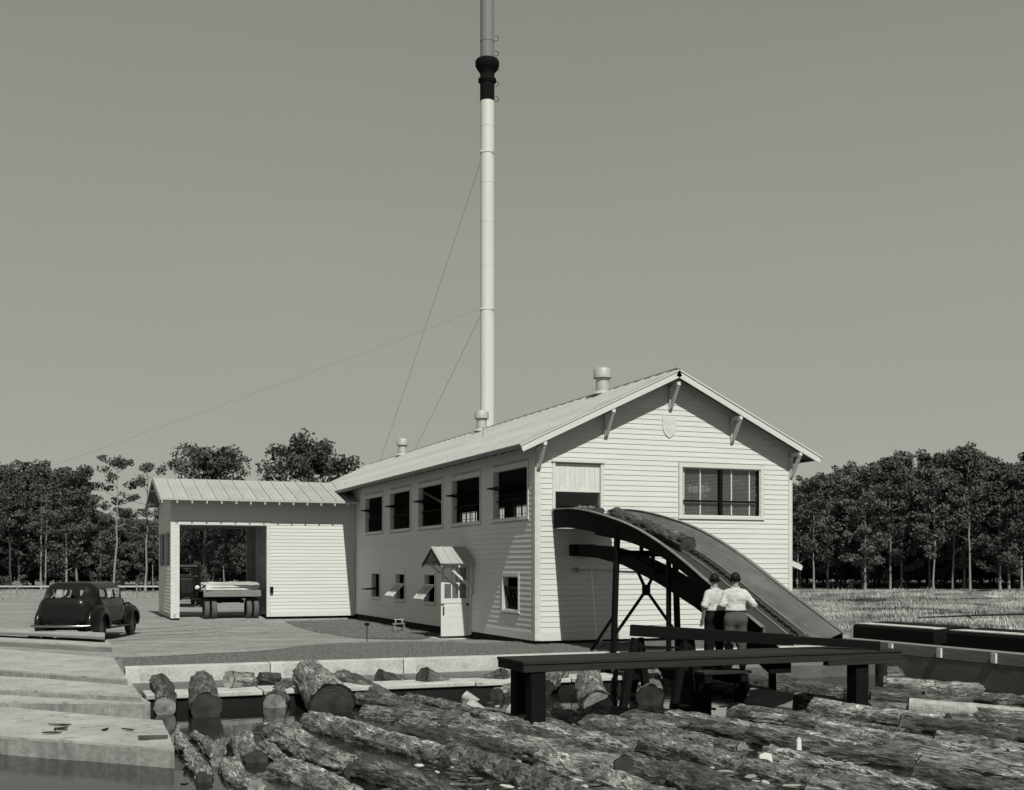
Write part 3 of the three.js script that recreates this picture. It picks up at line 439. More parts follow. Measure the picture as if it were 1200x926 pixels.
{
  const t = thing('smokestack', 'tall white steel smokestack with a black flared collar rising behind the roof', 'smokestack'); t.position.set(STACK.x, 0, STACK.z);
  const y0 = 20.95, y1 = 22.72, lathe = (p) => new THREE.LatheGeometry(p.map(([r, y]) => new THREE.Vector2(r, y)), 32);
  part(t, 'shaft', lathe([[0.29, 2.4], [0.29, 12], [0.285, y0]]), M.stackWhite);
  part(t, 'collar', lathe([[0.287, y0], [0.295, y0 + 0.02], [0.295, y0 + 0.75], [0.37, y0 + 0.8], [0.37, y0 + 0.9], [0.29, y0 + 0.98], [0.3, y0 + 1.15], [0.42, y0 + 1.32], [0.49, y0 + 1.45], [0.49, y0 + 1.62], [0.45, y1 - 0.08], [0.3, y1 - 0.04]]), M.black);
  part(t, 'upper_shaft', lathe([[0.285, y1 - 0.06], [0.285, y1 + 0.66], [0.3, y1 + 0.665], [0.3, y1 + 0.69], [0.285, y1 + 0.695], [0.285, 26.6], [0.26, 26.6], [0.26, 20]]), M.stackGrey);
  for (const y of [12.44, 18.85]) part(t, 'guy_band', [new THREE.CylinderGeometry(0.305, 0.305, 0.08, 32).translate(0, y, 0), ...[0, 1, 2, 3].map((k) => { const a = k * Math.PI / 2 + 0.4; return box(0.12, 0.05, 0.03, 0.34, y, 0).rotateY(a); })], M.stackWhite);
  for (let i = 0; i < 5; i++) { const g = new THREE.TorusGeometry(0.1, 0.012, 6, 14, Math.PI * 1.3); g.rotateZ(-0.65 * Math.PI); part(t, 'rung', g, M.black, RIGHT.x * 0.36, y0 + 0.1 + i * 0.62, RIGHT.z * 0.36).rotation.y = -0.38; }
  for (const y of [7.4, 9.2, 11, 14.2, 16, 17.6, 19.9]) part(t, 'seam_ring', new THREE.TorusGeometry(0.289, 0.006, 5, 32).rotateX(Math.PI / 2).translate(0, y, 0), M.stackWhite);
  part(t, 'roof_flashing', lathe([[0.3, RIDGE - 1.4], [0.34, RIDGE - 1.2], [0.5, RIDGE - 1.9]]), M.galv);
  const guy = (y, b, label) => { const dir = b.clone().sub(V(STACK.x, y, STACK.z)).setY(0).normalize(), a = V(STACK.x, y, STACK.z).addScaledVector(dir, 0.36), L = a.distanceTo(b), pts = []; for (let i = 0; i <= 24; i++) { const s = i / 24; pts.push(a.clone().lerp(b, s).add(V(0, -L * 0.006 * 4 * s * (1 - s), 0))); } const o = part(scene, numbered('guy_wire'), tube(pts, pts.map(() => (label.includes('faint') ? 0.004 : 0.007)), 5), M.wire); tag(o, label, 'wire', 'guy wires of the smokestack'); };
  guy(18.85, put(-9.3, 60, 0), 'upper guy wire sloping down steeply behind the mill roof');
  guy(12.44, put(-9.0, 60, 0), 'lower guy wire sloping down steeply behind the mill roof');
  guy(12.44, put(-38, 50, 0), 'long faint guy wire crossing the sky over the garage and woods');
}
// ---------------------------------------------------------------- the garage
const GX0 = -6.95, GZ0 = -18, GZ1 = -22.9, GEAVE = 4.42, GRIDGE = 5.35, GB = 0.03;
{
  seed(21);
  const g = thing('garage_building', 'low white clapboard drive-through garage joined to the mill side', 'building');
  const frontH = 4.52, ox = [-6.66, -3.46], oy = 3.46;
  const front = part(g, 'front_wall', extrude([[GX0, GB], [ox[0], GB], [ox[0], oy], [ox[1], oy], [ox[1], GB], [-0.03, GB], [-0.03, frontH], [GX0, frontH]], 0.12), M.sheath, 0, 0, GZ0);
  siding(front, () => GX0 + 0.09, () => -0.024, GB + 0.16, frontH - 0.05, [[ox[0] - 0.14, ox[1] + 0.14, -1, oy + 0.15]]);
  part(front, 'skirt_board', box(3.27, 0.16, 0.02, -1.67, GB + 0.078, 0.0115), M.trim);
  part(front, 'opening_trim', [box(0.13, oy, 0.026, ox[0] - 0.068, oy / 2 + GB, 0.0145), box(0.13, oy, 0.026, ox[1] + 0.068, oy / 2 + GB, 0.0145), box(3.46, 0.14, 0.028, (ox[0] + ox[1]) / 2, oy + GB + 0.072, 0.0155)], M.trim);
  part(front, 'corner_board', box(0.1, frontH - 0.05, 0.028, GX0 + 0.05, frontH / 2, 0.0145), M.trim);
  part(front, 'frieze_board', box(6.88, 0.1, 0.03, -3.47, frontH - 0.02, 0.016), M.trim);
  const D = GZ0 - GZ1, gl = (z) => (z > -GZ0 ? 0 : 0);
  const sideTop = (a) => GEAVE + (GRIDGE - GEAVE) * (1 - Math.abs(a + 20.4) / 3.1) - 0.08;
  const left = part(g, 'side_wall', extrude([[GZ1, GB], [GZ0, GB], [GZ0, sideTop(GZ0)], [-20.4, sideTop(-20.4)], [GZ1, sideTop(GZ1)]], 0.12, [rectPts(-20.2, -18.5, 1.98, 3.2), rectPts(-22.5, -20.5, 1.98, 3.2)]), M.sheath, GX0, 0, 0); left.rotation.y = -Math.PI / 2;
  siding(left, () => GZ1, () => GZ0 - 0.09, GB + 0.16, sideTop(GZ0) - 0.05, [[-20.25, -18.45, 1.95, 3.25], [-22.55, -20.45, 1.95, 3.25]]);
  part(left, 'corner_board', box(0.09, 4.4, 0.028, GZ0 - 0.045 + 0.03, GB + 2.2, 0.0145), M.trim);
  const rear = part(g, 'rear_wall', extrude([[GX0 + 0.14, GB], [-6.35, GB], [-6.35, 3.5], [-3.45, 3.5], [-3.45, GB], [-0.16, GB], [-0.16, frontH], [GX0 + 0.14, frontH]], 0.12), M.inner, 0, 0, GZ1 + 0.14);
  part(g, 'inner_lining', [box(3.2, 4.2, 0.03, -1.75, 2.15, GZ0 - 0.16), box(0.03, 4.2, 4.4, -3.1, 2.15, -20.4)], M.inner);
  // roof
  const gx1 = 0.3, len = gx1 + 7.42, Lr = Math.hypot(3.1, GRIDGE - GEAVE), ang = Math.atan((GRIDGE - GEAVE) / 3.1), PW = 0.5;
  const panel = merge([box(PW - 0.006, 0.012, Lr), box(0.02, 0.034, Lr, -PW / 2 + 0.013, 0.02, 0), box(0.03, 0.012, Lr, 0.08, 0.01, 0), box(0.03, 0.012, Lr, -0.08, 0.01, 0)]);
  for (const s of [1, -1]) {
    const deck = part(g, 'roof_deck', box(len, 0.04, Lr - 0.02), M.deck, (gx1 - 7.42) / 2, (GEAVE + GRIDGE) / 2 - 0.03, -20.4 + s * 1.55); deck.rotation.x = s * ang;
    for (let i = 0; i < Math.floor(len / PW); i++) part(deck, 'roof_sheet', panel, M.roof[Math.floor(rnd() * 3)], -len / 2 + PW / 2 + i * PW, 0.03 + rr(0, 0.002), 0);
    for (let i = 0; i < 14; i++) part(deck, 'rafter_tail', box(0.055, 0.12, 0.9, 0, 0, 0), M.trim, -len / 2 + 0.08 + i * 0.53, -0.082, s * (Lr / 2 - 0.44));
    part(deck, 'fascia', box(len, 0.05, 0.025, 0, -0.002, s * (Lr / 2 + 0.006)), M.trim);
    part(deck, 'barge_board', box(0.03, 0.13, Lr, -len / 2 - 0.012, -0.08, 0), M.timberGrey);
    part(deck, 'purlin_end', [box(0.3, 0.08, 0.08, -len / 2 + 0.13, -0.1, -1.0), box(0.3, 0.08, 0.08, -len / 2 + 0.13, -0.1, 0.6)], M.trim);
  }
  part(g, 'floor', box(6.6, 0.06, 4.7, -3.6, -0.1, -20.4), M.gravel);
  part(g, 'wall_box', box(0.12, 0.24, 0.08, -3.28, 1.05, GZ0 + 0.07, 0.01), M.black);
}
// ---------------------------------------------------------------- log slide
const EDGE = new THREE.CatmullRomCurve3([[0, 3.36], [1, 3.34], [2, 3.24], [3.1, 3.06], [4.2, 2.83], [5.3, 2.5], [6.4, 2.08], [7.4, 1.64], [9.5, 0.74]].map(([z, y]) => V(0, y, z)));
const edgeY = (() => { const p = EDGE.getSpacedPoints(200); return (z) => { for (let i = 1; i < p.length; i++) if (p[i].z >= z) { const t = (z - p[i - 1].z) / (p[i].z - p[i - 1].z); return p[i - 1].y + (p[i].y - p[i - 1].y) * t; } return p.at(-1).y; }; })();
function sweep(cross, z0, z1, yOf = edgeY, n = 0, shrink = yOf === edgeY) {                  // closed section [x, dy] moved along the slide
  n = n || Math.max(2, Math.round((z1 - z0) / 0.25)); const pos = [], idx = [], uv = [], m = cross.length;
  for (let i = 0; i <= n; i++) { const z = z0 + (z1 - z0) * i / n, y = yOf(z); const s = shrink ? 1 - 0.52 * smooth(1.5, 6.6, z) : 1; for (const [x, d] of cross) pos.push([x, y + d * s, z]); }
  const P = [], U = []; const tri = (...v) => v.forEach((k) => { P.push(...pos[k]); U.push(pos[k][2], pos[k][0] + pos[k][1] * 0.3); });
  for (let i = 0; i < n; i++) for (let k = 0; k < m; k++) { const a = i * m + k, b = i * m + (k + 1) % m; tri(a, b, b + m, a, b + m, a + m); }
  for (const [base, flip] of [[0, true], [n * m, false]]) for (const t of THREE.ShapeUtils.triangulateShape(cross.map(([x, d]) => new THREE.Vector2(x, d)), [])) tri(...(flip ? [t[0], t[2], t[1]] : t).map((k) => k + base));
  const g = new THREE.BufferGeometry(); g.setAttribute('position', new THREE.Float32BufferAttribute(P, 3)); g.setAttribute('uv', new THREE.Float32BufferAttribute(U, 2)); g.computeVertexNormals(); return g;
}
const X0 = 0.46, X1 = 1.98, XC = 1.22;
{
  const t = thing('log_slide', 'dark steel log slide curving up from the pond to the gable door', 'log slide');
  const retY = (z) => { const p = [[-0.1, 2.36], [1.4, 2.3], [2.8, 2.12], [4.4, 1.74], [6.1, 1.22], [9.6, -0.3]]; for (let i = 1; i < p.length; i++) if (z <= p[i][0]) { const k = (z - p[i - 1][0]) / (p[i][0] - p[i - 1][0]); return p[i - 1][1] + (p[i][1] - p[i - 1][1]) * k; } return p.at(-1)[1]; };
  const joints = [0.06, 2.4, 4.7, 7.0, 9.15];
  for (let i = 0; i < joints.length - 1; i++) {
    const a = joints[i], b = joints[i + 1] - 0.006, br = i === joints.length - 2 ? 9.42 : b, d = i < 1 ? 0.46 : 0.52;
    part(t, 'side_plate', sweep([[X0, 0], [X0 + 0.02, 0], [X0 + 0.02, -d], [X0, -d]], a, b), M.steel);
    part(t, 'side_plate', sweep([[X1 - 0.02, 0], [X1, 0], [X1, -d], [X1 - 0.02, -d]], a, br), M.steel);
    part(t, 'slide_plate', sweep([[X1 - 0.022, -0.015], [X1 - 0.022, -0.04], [1.43, -0.40], [1.43, -0.37]], a, br), M.trough);
    part(t, 'slide_plate', sweep([[X0 + 0.022, -0.015], [0.52, -0.015], [0.54, -0.40], [X0 + 0.022, -0.40]], a, b), M.trough);
    part(t, 'channel_floor', sweep([[0.5, -0.40], [1.428, -0.40], [1.428, -0.42], [0.5, -0.42]], a, b), M.channelWood);
  }
  for (const [xa, xb] of [[X0 - 0.05, X0 + 0.035], [X1 - 0.035, X1 + 0.05]]) part(t, 'top_rail', sweep([[xa, 0.002], [xa, 0.03], [xb, 0.03], [xb, 0.002]], 0.06, xa > 1 ? 9.44 : 9.17), M.steelEdge);
  for (const x of [1.02, 1.39]) part(t, 'chain_guide', sweep([[x, -0.398], [x, -0.34], [x + 0.03, -0.34], [x + 0.03, -0.398]], 0.1, 9.1), M.steelEdge);
  const links = []; for (let z = 0.3; z < 9.1; z += 0.1) { const s = Math.atan((edgeY(z + 0.1) - edgeY(z - 0.1)) / 0.2), g = new THREE.TorusGeometry(0.028, 0.011, 5, 8); g.scale(1, 1.6, 1); g.rotateX(Math.PI / 2); g.rotateZ((Math.round(z / 0.1) % 2) * Math.PI / 2); g.rotateX(-s); g.translate(XC, edgeY(z) - 0.345 * (1 - 0.52 * smooth(1.5, 6.6, z)), z); links.push(g); }
  part(t, 'drive_chain', links, M.steel);
  part(t, 'return_chute', [sweep([[0.98, 0.14], [1.46, 0.14], [1.46, -0.14], [0.98, -0.14]], -0.02, 8.6, retY, 40)], M.steel);
  part(t, 'end_box', box(0.6, 0.28, 0.3, 1.2, 2.36, 0.16, 0.01), M.steel);
  // bents
  for (const [z, gy] of [[3.46, 0.02], [7.28, -0.9]]) {
    const top = edgeY(z) - 0.36, spread = z < 5 ? 0.1 : 0.02;
    const legs = []; for (const [x, s] of [[X0 + 0.04, -1], [X1 - 0.04, 1]]) part(t, 'leg', bar(V(x, top + 0.2, z), V(x + s * spread, gy, z), 0.1, 0.12), M.steel);
    if (z < 5) {
      part(t, 'cross_beam', bar(V(X0, 2.24, z), V(X1, 2.24, z), 0.1, 0.14), M.steel);
      part(t, 'hanger', [bar(V(1.1, 2.24, z), V(1.1, 2.62, z), 0.07), bar(V(1.36, 2.24, z), V(1.36, 2.62, z), 0.07), bar(V(1.08, 1.8, z), V(1.02, 2.24, z), 0.07), bar(V(1.36, 1.8, z), V(1.4, 2.24, z), 0.07)], M.steel);
      for (const [a, b] of [[[X0 - 0.03, 0.42], [XC, 1.42]], [[X1 + 0.03, 0.42], [XC, 1.42]], [[1.0, 1.85], [XC, 1.42]], [[1.46, 1.85], [XC, 1.42]]]) part(t, 'diagonal_brace', bar(V(a[0], a[1], z), V(b[0], b[1], z), 0.055, 0.055), M.steel);
      part(t, 'gusset_plate', box(0.2, 0.24, 0.03, XC, 1.42, z), M.steel);
      part(t, 'diagonal_brace', bar(V(X1 - 0.1, 2.3, z), V(X1 - 0.2, edgeY(5.0) - 0.3, 5.0), 0.05), M.steel);
      part(t, 'foot_plate', [box(0.3, 0.03, 0.3, X0 - 0.06, 0.015, z), box(0.3, 0.03, 0.3, X1 + 0.06, 0.015, z)], M.steel);
      part(t, 'diagonal_brace', bar(V(X0 - 0.02, 0.9, z), V(X0 - 0.18, 0.02, z - 0.9), 0.05), M.steel);
    } else part(t, 'cross_beam', bar(V(X0, top - 0.1, z), V(X1, top - 0.1, z), 0.1, 0.14), M.steel);
  }
  part(t, 'side_strut', bar(V(X0 + 0.04, edgeY(5.75) - 0.2, 5.75), V(X0 + 0.04, -0.1, 5.75), 0.08, 0.08), M.steel);
  part(t, 'side_strut', bar(V(X0 + 0.06, edgeY(5.0) - 0.25, 5.0), V(1.0, retY(4.3), 4.3), 0.05), M.steel);
  part(t, 'tie_rod', [rod(V(1.08, 1.86, 0), V(1.08, 1.82, 3.44), 0.025), rod(V(X0 + 0.1, 0.5, 2.62), V(X0 - 0.02, 0.5, 3.44), 0.02), new THREE.SphereGeometry(0.07, 10, 8).translate(1.08, 1.86, 0.08)], M.steelEdge);
  const p = thing('ground_pipe', 'short pale pipe and fittings lying at the foot of the gable wall', 'pipe');
  part(p, 'pipe', [rod(V(1.15, 0.1, 1.3), V(1.85, 0.1, 1.5), 0.035)], M.steelEdge); part(p, 'flange', [rod(V(1.13, 0.1, 1.3), V(1.18, 0.1, 1.31), 0.09, 12), rod(V(1.83, 0.1, 1.5), V(1.88, 0.1, 1.51), 0.09, 12)], M.steelEdge);
}
// ---------------------------------------------------------------- platform, boom beam, dock
{
  const t = thing('loading_platform', 'long dark timber platform on square posts over the pond', 'platform');
  const y = 0.53, xa = -4.67, xb = 2.39, za = 9.4, zb = 10.52;
  const planks = 5; for (let i = 0; i < planks; i++) { const w = (zb - za) / planks; part(t, 'deck_plank', box(xb - xa - (i % 2) * 0.01, 0.05, w - 0.008, 0, 0, 0, 0.006), M.timberDark, (xa + xb) / 2, y - 0.025 + (i % 3) * 0.002, za + w * (i + 0.5)); }
  part(t, 'front_beam', box(xb - xa - 0.02, 0.115, 0.14, 0, 0, 0, 0.008), M.timberDark, (xa + xb) / 2, y - 0.11, zb - 0.09);
  part(t, 'rear_beam', box(xb - xa - 0.02, 0.115, 0.14, 0, 0, 0, 0.008), M.timberDark, (xa + xb) / 2, y - 0.11, za + 0.09);
  part(t, 'end_board', box(0.05, 0.11, zb - za - 0.34, 0, 0, 0), M.timberDark, xa + 0.04, y - 0.11, (za + zb) / 2);
  part(t, 'stiffener', box(1.5, 0.07, 0.16, xb - 0.78, y - 0.205, zb - 0.09, 0.006), M.timberDark);
  for (const [x, z] of [[xa + 0.26, zb - 0.16], [xa + 0.3, za + 0.25]]) part(t, 'post', box(0.24, 1.9, 0.24, 0, 0, 0, 0.01), M.tar, x, y - 0.17 - 0.95, z);
  part(t, 'post', box(0.26, 1.3, 0.26, 0, 0, 0, 0.01), M.tar, 1.6, y - 0.24 - 0.65, zb - 0.2);
  const b = thing('boom_beam', 'black guard beam on splayed legs in front of the two men', 'beam');
  const A = V(-1.46, 0.80, 7.82), B = V(1.95, 0.605, 10.48);
  for (let i = 0; i < 3; i++) part(b, 'beam', bar(A.clone().lerp(B, i / 3 + 0.001), A.clone().lerp(B, (i + 1) / 3 - 0.001), 0.2, [0.2, 0.19, 0.13][i]), M.tar);
  const at = (s, dx, y) => A.clone().lerp(B, s).add(V(dx, 0, 0)).setY(y);
  for (const s of [0.03, 0.24]) for (const d of [-1, 1]) part(b, 'leg', bar(at(s, d * 0.04, 0.66), at(s, d * 0.3 - 0.05, s < 0.1 ? -0.85 : -0.85), 0.12, 0.12), M.tar);
  part(b, 'tie_bar', bar(at(0.03, 0, 0.5), at(0.24, 0, 0.5), 0.04, 0.04), M.tar);
  const d = thing('plank_dock', 'low dark plank dock beside the log slide where the men stand', 'dock');
  for (let i = 0; i < 18; i++) part(d, 'dock_plank', box(0.98, 0.05, 0.235, 0, 0, 0, 0.006), M.timberDark, -0.06, 0.06 + (i % 3) * 0.003, 4.62 + i * 0.243);
  part(d, 'stringer', [box(0.15, 0.18, 4.3, -0.45, -0.06, 6.7), box(0.15, 0.18, 4.3, 0.3, -0.06, 6.7)], M.tar);
  for (const [x, z] of [[-0.45, 4.8], [0.3, 4.8], [-0.45, 7], [0.3, 7], [-0.45, 8.7], [0.3, 8.7]]) part(d, 'pile', new THREE.CylinderGeometry(0.11, 0.12, 2, 12), M.tar, x, -1.14, z);
}
// tanks and kerb timber on the right bank
function tank(z0, z1, label) {
  const t = thing('steel_tank', label, 'tank', 'dark tanks on the bank beyond the log slide'), L = z1 - z0, s = new THREE.Shape();
  t.position.set(7.35, 0, (z0 + z1) / 2);
  s.moveTo(0, -0.06); s.lineTo(1.1, -0.06); s.lineTo(1.1, 0.46); s.absarc(1.0, 0.46, 0.1, 0, Math.PI / 2, false); s.lineTo(0.03, 0.5); s.lineTo(0, 0.46); s.closePath();
  const g = new THREE.ExtrudeGeometry(s, { depth: L - 0.3, bevelEnabled: true, bevelSize: 0.015, bevelThickness: 0.015, bevelSegments: 2 }); g.translate(0, 0, -L / 2); part(t, 'tank_body', g, M.tar);
  part(t, 'lid', box(1.0, 0.02, L - 0.36, 0.53, 0.535, -0.16), M.concrete);
  const e = new THREE.CylinderGeometry(0.62, 0.62, 0.16, 28, 1, false, 0, Math.PI); e.rotateX(Math.PI / 2); e.rotateZ(Math.PI / 2); e.scale(1, 0.9, 1); part(t, 'end_plate', e, M.tar, 0.55, 0.02, L / 2 - 0.2);
}
tank(2.9, 6.0, 'long dark steel tank with a pale lid on the pond bank'); tank(6.15, 10.4, 'second dark steel tank end to end with the first, under a leaning pole');
{
  const k = thing('bank_timber', 'grey squared timber edging the pond bank below the dark tanks', 'timber'); part(k, 'timber', box(0.3, 0.26, 12, 0, 0, 0, 0.02), M.timberGrey, 6.66, 0.1, 9.4);
  for (let i = 0; i < 4; i++) part(k, 'iron_strap', box(0.06, 0.2, 0.12, 0, 0, 0), M.trim, 6.49, 0.1, 5.3 + i * 1.55);
  const p = thing('long_pole', 'thin dark pole laid across the weeds behind the tanks', 'pole'); part(p, 'pole', tube([pix(1075, 724, 0.15), pix(1150, 721, 0.2), pix(1300, 718, 0.22)], [0.03, 0.035, 0.04], 7), M.timberDark);
  part(p, 'strap', tube([pix(1133, 721.5, 0.25), pix(1139, 725, 0.2), pix(1141, 729, 0.04)], [0.03, 0.03, 0.03], 6), M.timberDark);
}
// ---------------------------------------------------------------- logs
let logCount = 0;
function log(label, group, a, b, r, o = {}) {
  const k = ++logCount, d = b.clone().sub(a), L = d.length(), t = thing(o.name ?? 'log', label, 'log', group), na = o.around ?? 36, nl = Math.max(6, Math.round(L / (o.step ?? 0.06)));
  t.position.copy(a); t.quaternion.setFromUnitVectors(V(0, 0, 1), d.clone().normalize());
  const pos = [], uv = [], idx = [], taper = o.taper ?? 0.14, bend = (hash(k, 3, 1) - 0.5) * 0.26 * Math.min(L, 4) / 3, spin = hash(k, 5, 2) * 6.28;
  for (let i = 0; i <= nl; i++) { const s = i / nl, z = s * L, c = bend * 4 * s * (1 - s), rad = r * (1 - taper * s) * (1 + 0.10 * (fbm(z * 0.9, k, 4, 2) - 0.5) * 2) * (o.butt && s < 0.12 ? 1 + (0.12 - s) * 1.6 : 1);
    for (let j = 0; j <= na; j++) { const q = (j % na) / na * Math.PI * 2 + spin, cx = Math.cos(q), cy = Math.sin(q);
      const ridge = Math.abs(2 * fbm(cx * r * 13 + k * 7, cy * r * 13, z * 2.1, 3) - 1), lump = fbm(cx * 1.3 + k, cy * 1.3, z * 1.2, 3) - 0.5, flake = fbm(cx * r * 30, cy * r * 30 + k, z * 9, 2) - 0.5;
      const e = o.peeled ? 0.3 * r * lump + 0.012 * flake : 0.036 * Math.min(1, ridge * 3) - 0.026 + 0.24 * r * lump + 0.034 * flake;
      pos.push(cx * (rad + e) + c, cy * (rad + e), z); uv.push(j / na * Math.max(1, Math.round(r * 6.28 / 1)), z); } }
  const n = na + 1; for (let i = 0; i < nl; i++) for (let j = 0; j < na; j++) { const q = i * n + j; idx.push(q, q + 1, q + n, q + 1, q + n + 1, q + n); }
  const g = new THREE.BufferGeometry(); g.setAttribute('position', new THREE.Float32BufferAttribute(pos, 3)); g.setAttribute('uv', new THREE.Float32BufferAttribute(uv, 2)); g.setIndex(idx); g.computeVertexNormals();
  part(t, 'bark', g, o.peeled ? M.peeled : M.bark[o.tone === 0 ? [0, 3, 4][k % 3] : o.tone ?? k % 5]);
  for (const e of [0, 1]) { // sawn ends, domed a little and slightly out of true
    const cp = [0, 0, e ? L - 0.004 : 0.004], cu = [0.5, 0.5], ci = []; const tilt = (hash(k, e, 8) - 0.5) * 0.12;
    for (let j = 0; j <= na; j++) { const p = ((e ? nl : 0) * n + j) * 3, s = 0.985; cp.push(pos[p] * s, pos[p + 1] * s, pos[p + 2] + (e ? 1 : -1) * (0.012 + tilt * pos[p])); cu.push(0.5 + 0.47 * pos[p] / r, 0.5 + 0.47 * pos[p + 1] / r); }
    cp[2] += (e ? 1 : -1) * 0.016;
    for (let j = 1; j <= na; j++) ci.push(...(e ? [0, j, j + 1] : [0, j + 1, j]));
    const cg = new THREE.BufferGeometry(); cg.setAttribute('position', new THREE.Float32BufferAttribute(cp, 3)); cg.setAttribute('uv', new THREE.Float32BufferAttribute(cu, 2)); cg.setIndex(ci); cg.computeVertexNormals();
    part(t, 'cut_end', cg, o.cut ?? (hash(k, e, 11) > 0.72 ? M.cutWood : M.cutOld));
  }
  return t;
}
const W = POND.water;
const L = (label, group, u1, v1, h1, u2, v2, h2, r, o) => log(label, group, pix(u1, v1, h1), pix(u2, v2, h2), r, o);
{ // on the slide
  const s = 1.95, e = 5.4, y = (z) => edgeY(z) - 0.08;
  log('dark barked log riding up the log slide toward the door', null, V(1.16, y(e), e), V(1.2, y(s) + 0.0, s), 0.2, { tone: 1, cut: M.cutOld });
  log('log end entering the dark door opening above the slide', null, V(1.3, 3.24, 0.9), V(1.25, 3.34, -1.5), 0.17, { tone: 0 });
}
// logs lying over the ledge by the kerb
const LEDGE = 'logs lying across the ledge below the kerb';
L('short dark log with a pale cut end on the ledge, next to the kerb corner', LEDGE, 193, 829, -0.42, 186, 800, -0.12, 0.2, { tone: 1, cut: M.cutWood });
L('thick ringed log lying over the ledge, second from the kerb corner', LEDGE, 242, 830, -0.4, 237, 800, -0.1, 0.27, { tone: 0 });
L('stubby rough log end lying against the kerb', LEDGE, 292, 801, -0.22, 268, 797, -0.12, 0.19, { tone: 2 });
L('small dark log end against the kerb beside the biggest log', LEDGE, 325, 799, -0.22, 304, 795, -0.14, 0.16, { tone: 1 });
L('short rough log half afloat in front of the ledge', LEDGE, 322, 826, -0.5, 336, 806, -0.3, 0.22, { tone: 0 });
L('biggest log, its wide sawn butt turned up out of the pond', LEDGE, 389, 827, -0.42, 361, 791, -0.02, 0.40, { tone: 2, around: 40, taper: 0.24, cut: M.cutOld });
L('slim log slanting off the ledge beside the biggest log', LEDGE, 400, 796, -0.24, 455, 822, -0.5, 0.2, { tone: 1 });
L('slim log slanting off the ledge by the kerb, farther from the biggest log', LEDGE, 444, 793, -0.18, 486, 806, -0.45, 0.14, { tone: 1 });
L('bent log leaning from the ledge into the water', LEDGE, 495, 793, -0.16, 530, 808, -0.45, 0.18, { tone: 0 });
L('log leaning off the kerb beside the platform post', LEDGE, 592, 792, -0.2, 556, 808, -0.5, 0.17, { tone: 0 });
L('short log floating beside the platform post', LEDGE, 612, 802, -0.42, 582, 816, -0.5, 0.18, { tone: 2 });
L('thick log with a pale rounded butt under the platform', LEDGE, 701, 828, -0.45, 690, 790, -0.1, 0.27, { tone: 2, cut: M.cutWood, around: 32 });
L('rough log under the platform beside the slim props', LEDGE, 762, 818, -0.42, 764, 795, -0.16, 0.25, { tone: 2 });
L('rough log under the platform next to the dock', LEDGE, 812, 815, -0.44, 797, 793, -0.2, 0.23, { tone: 0 });
L('slim upright wet prop under the platform', LEDGE, 723, 838, -0.9, 722, 786, 0.3, 0.06, { tone: 1, around: 12 });
L('knotty log jammed under the platform by the thick pale butt', LEDGE, 655, 790, -0.2, 640, 806, -0.4, 0.2, { tone: 0 });
// floating raft
const RAFT = 'logs floating in the raft';
seed(91);
const raftDefs = [[366, 850, 528, 893, 0.24, 2], [325, 862, 420, 908, 0.24, 0], [430, 838, 640, 872, 0.2, 0], [470, 858, 735, 905, 0.21, 1], [398, 806, 500, 838, 0.19, 1], [418, 822, 545, 846, 0.18, 1], [478, 822, 590, 846, 0.17, 0], [571, 847, 760, 885, 0.2, 2],
  [652, 842, 870, 884, 0.2, 0], [600, 862, 800, 915, 0.22, 1], [700, 838, 905, 868, 0.18, 1], [810, 848, 1010, 880, 0.2, 2], [858, 835, 1062, 866, 0.18, 0], [930, 822, 1062, 835, 0.17, 0], [1066, 829, 1230, 842, 0.16, 9], [1035, 803, 1210, 812, 0.18, 2], [990, 812, 1150, 824, 0.16, 1],
  [760, 876, 960, 925, 0.22, 0], [880, 866, 1080, 900, 0.2, 1], [960, 860, 1180, 892, 0.19, 2], [1060, 850, 1240, 872, 0.19, 1], [900, 892, 1100, 940, 0.22, 2], [1040, 884, 1240, 916, 0.2, 0], [640, 896, 800, 950, 0.23, 2], [530, 890, 690, 948, 0.23, 0], [430, 905, 570, 960, 0.23, 1], [800, 915, 980, 975, 0.24, 1], [1080, 912, 1260, 950, 0.22, 1], [1130, 836, 1260, 852, 0.16, 0],
  [840, 796, 952, 815, 0.24, 1], [555, 866, 730, 908, 0.26, 2], [830, 806, 935, 826, 0.22, 1], [955, 834, 1110, 852, 0.23, 2], [900, 800, 1010, 815, 0.2, 1], [1040, 790, 1200, 797, 0.17, 0], [1090, 782, 1240, 788, 0.17, 1], [1020, 818, 1140, 826, 0.15, 1], [740, 850, 800, 858, 0.16, 0], [600, 846, 720, 872, 0.19, 1], [690, 858, 880, 905, 0.19, 1], [540, 866, 700, 912, 0.17, 1], [1010, 872, 1190, 908, 0.17, 0], [1085, 815, 1240, 826, 0.16, 0], [960, 930, 1160, 985, 0.24, 0], [330, 905, 430, 950, 0.22, 2], [760, 838, 850, 850, 0.15, 2], [880, 842, 990, 856, 0.14, 2], [925, 850, 1100, 876, 0.16, 1], [1100, 868, 1260, 894, 0.17, 2], [1145, 890, 1300, 918, 0.18, 0]];
raftDefs.forEach(([u1, v1, u2, v2, r, tone], i) => {
  const h = W + rr(-0.01, 0.08), lab = i === 0 ? 'stout bark covered log floating across the open water below the biggest log' : i === 1 ? 'stout log floating by the scraps of bark near the slabs' : i === 14 ? 'pale peeled log afloat beyond the platform post' : i === 29 ? 'dark wet log jammed against the foot of the log slide' : tone === 2 ? 'long pale grey barked log floating in the crowded raft' : tone === 1 ? 'long dark barked log floating in the crowded raft' : 'long mid grey barked log floating in the crowded raft';
  L(lab, RAFT, u1, v1, h, u2, v2, h - rr(0.02, 0.1), r * 0.93, { tone: tone === 9 ? 0 : tone, peeled: tone === 9, step: 0.05, around: 40 });
});
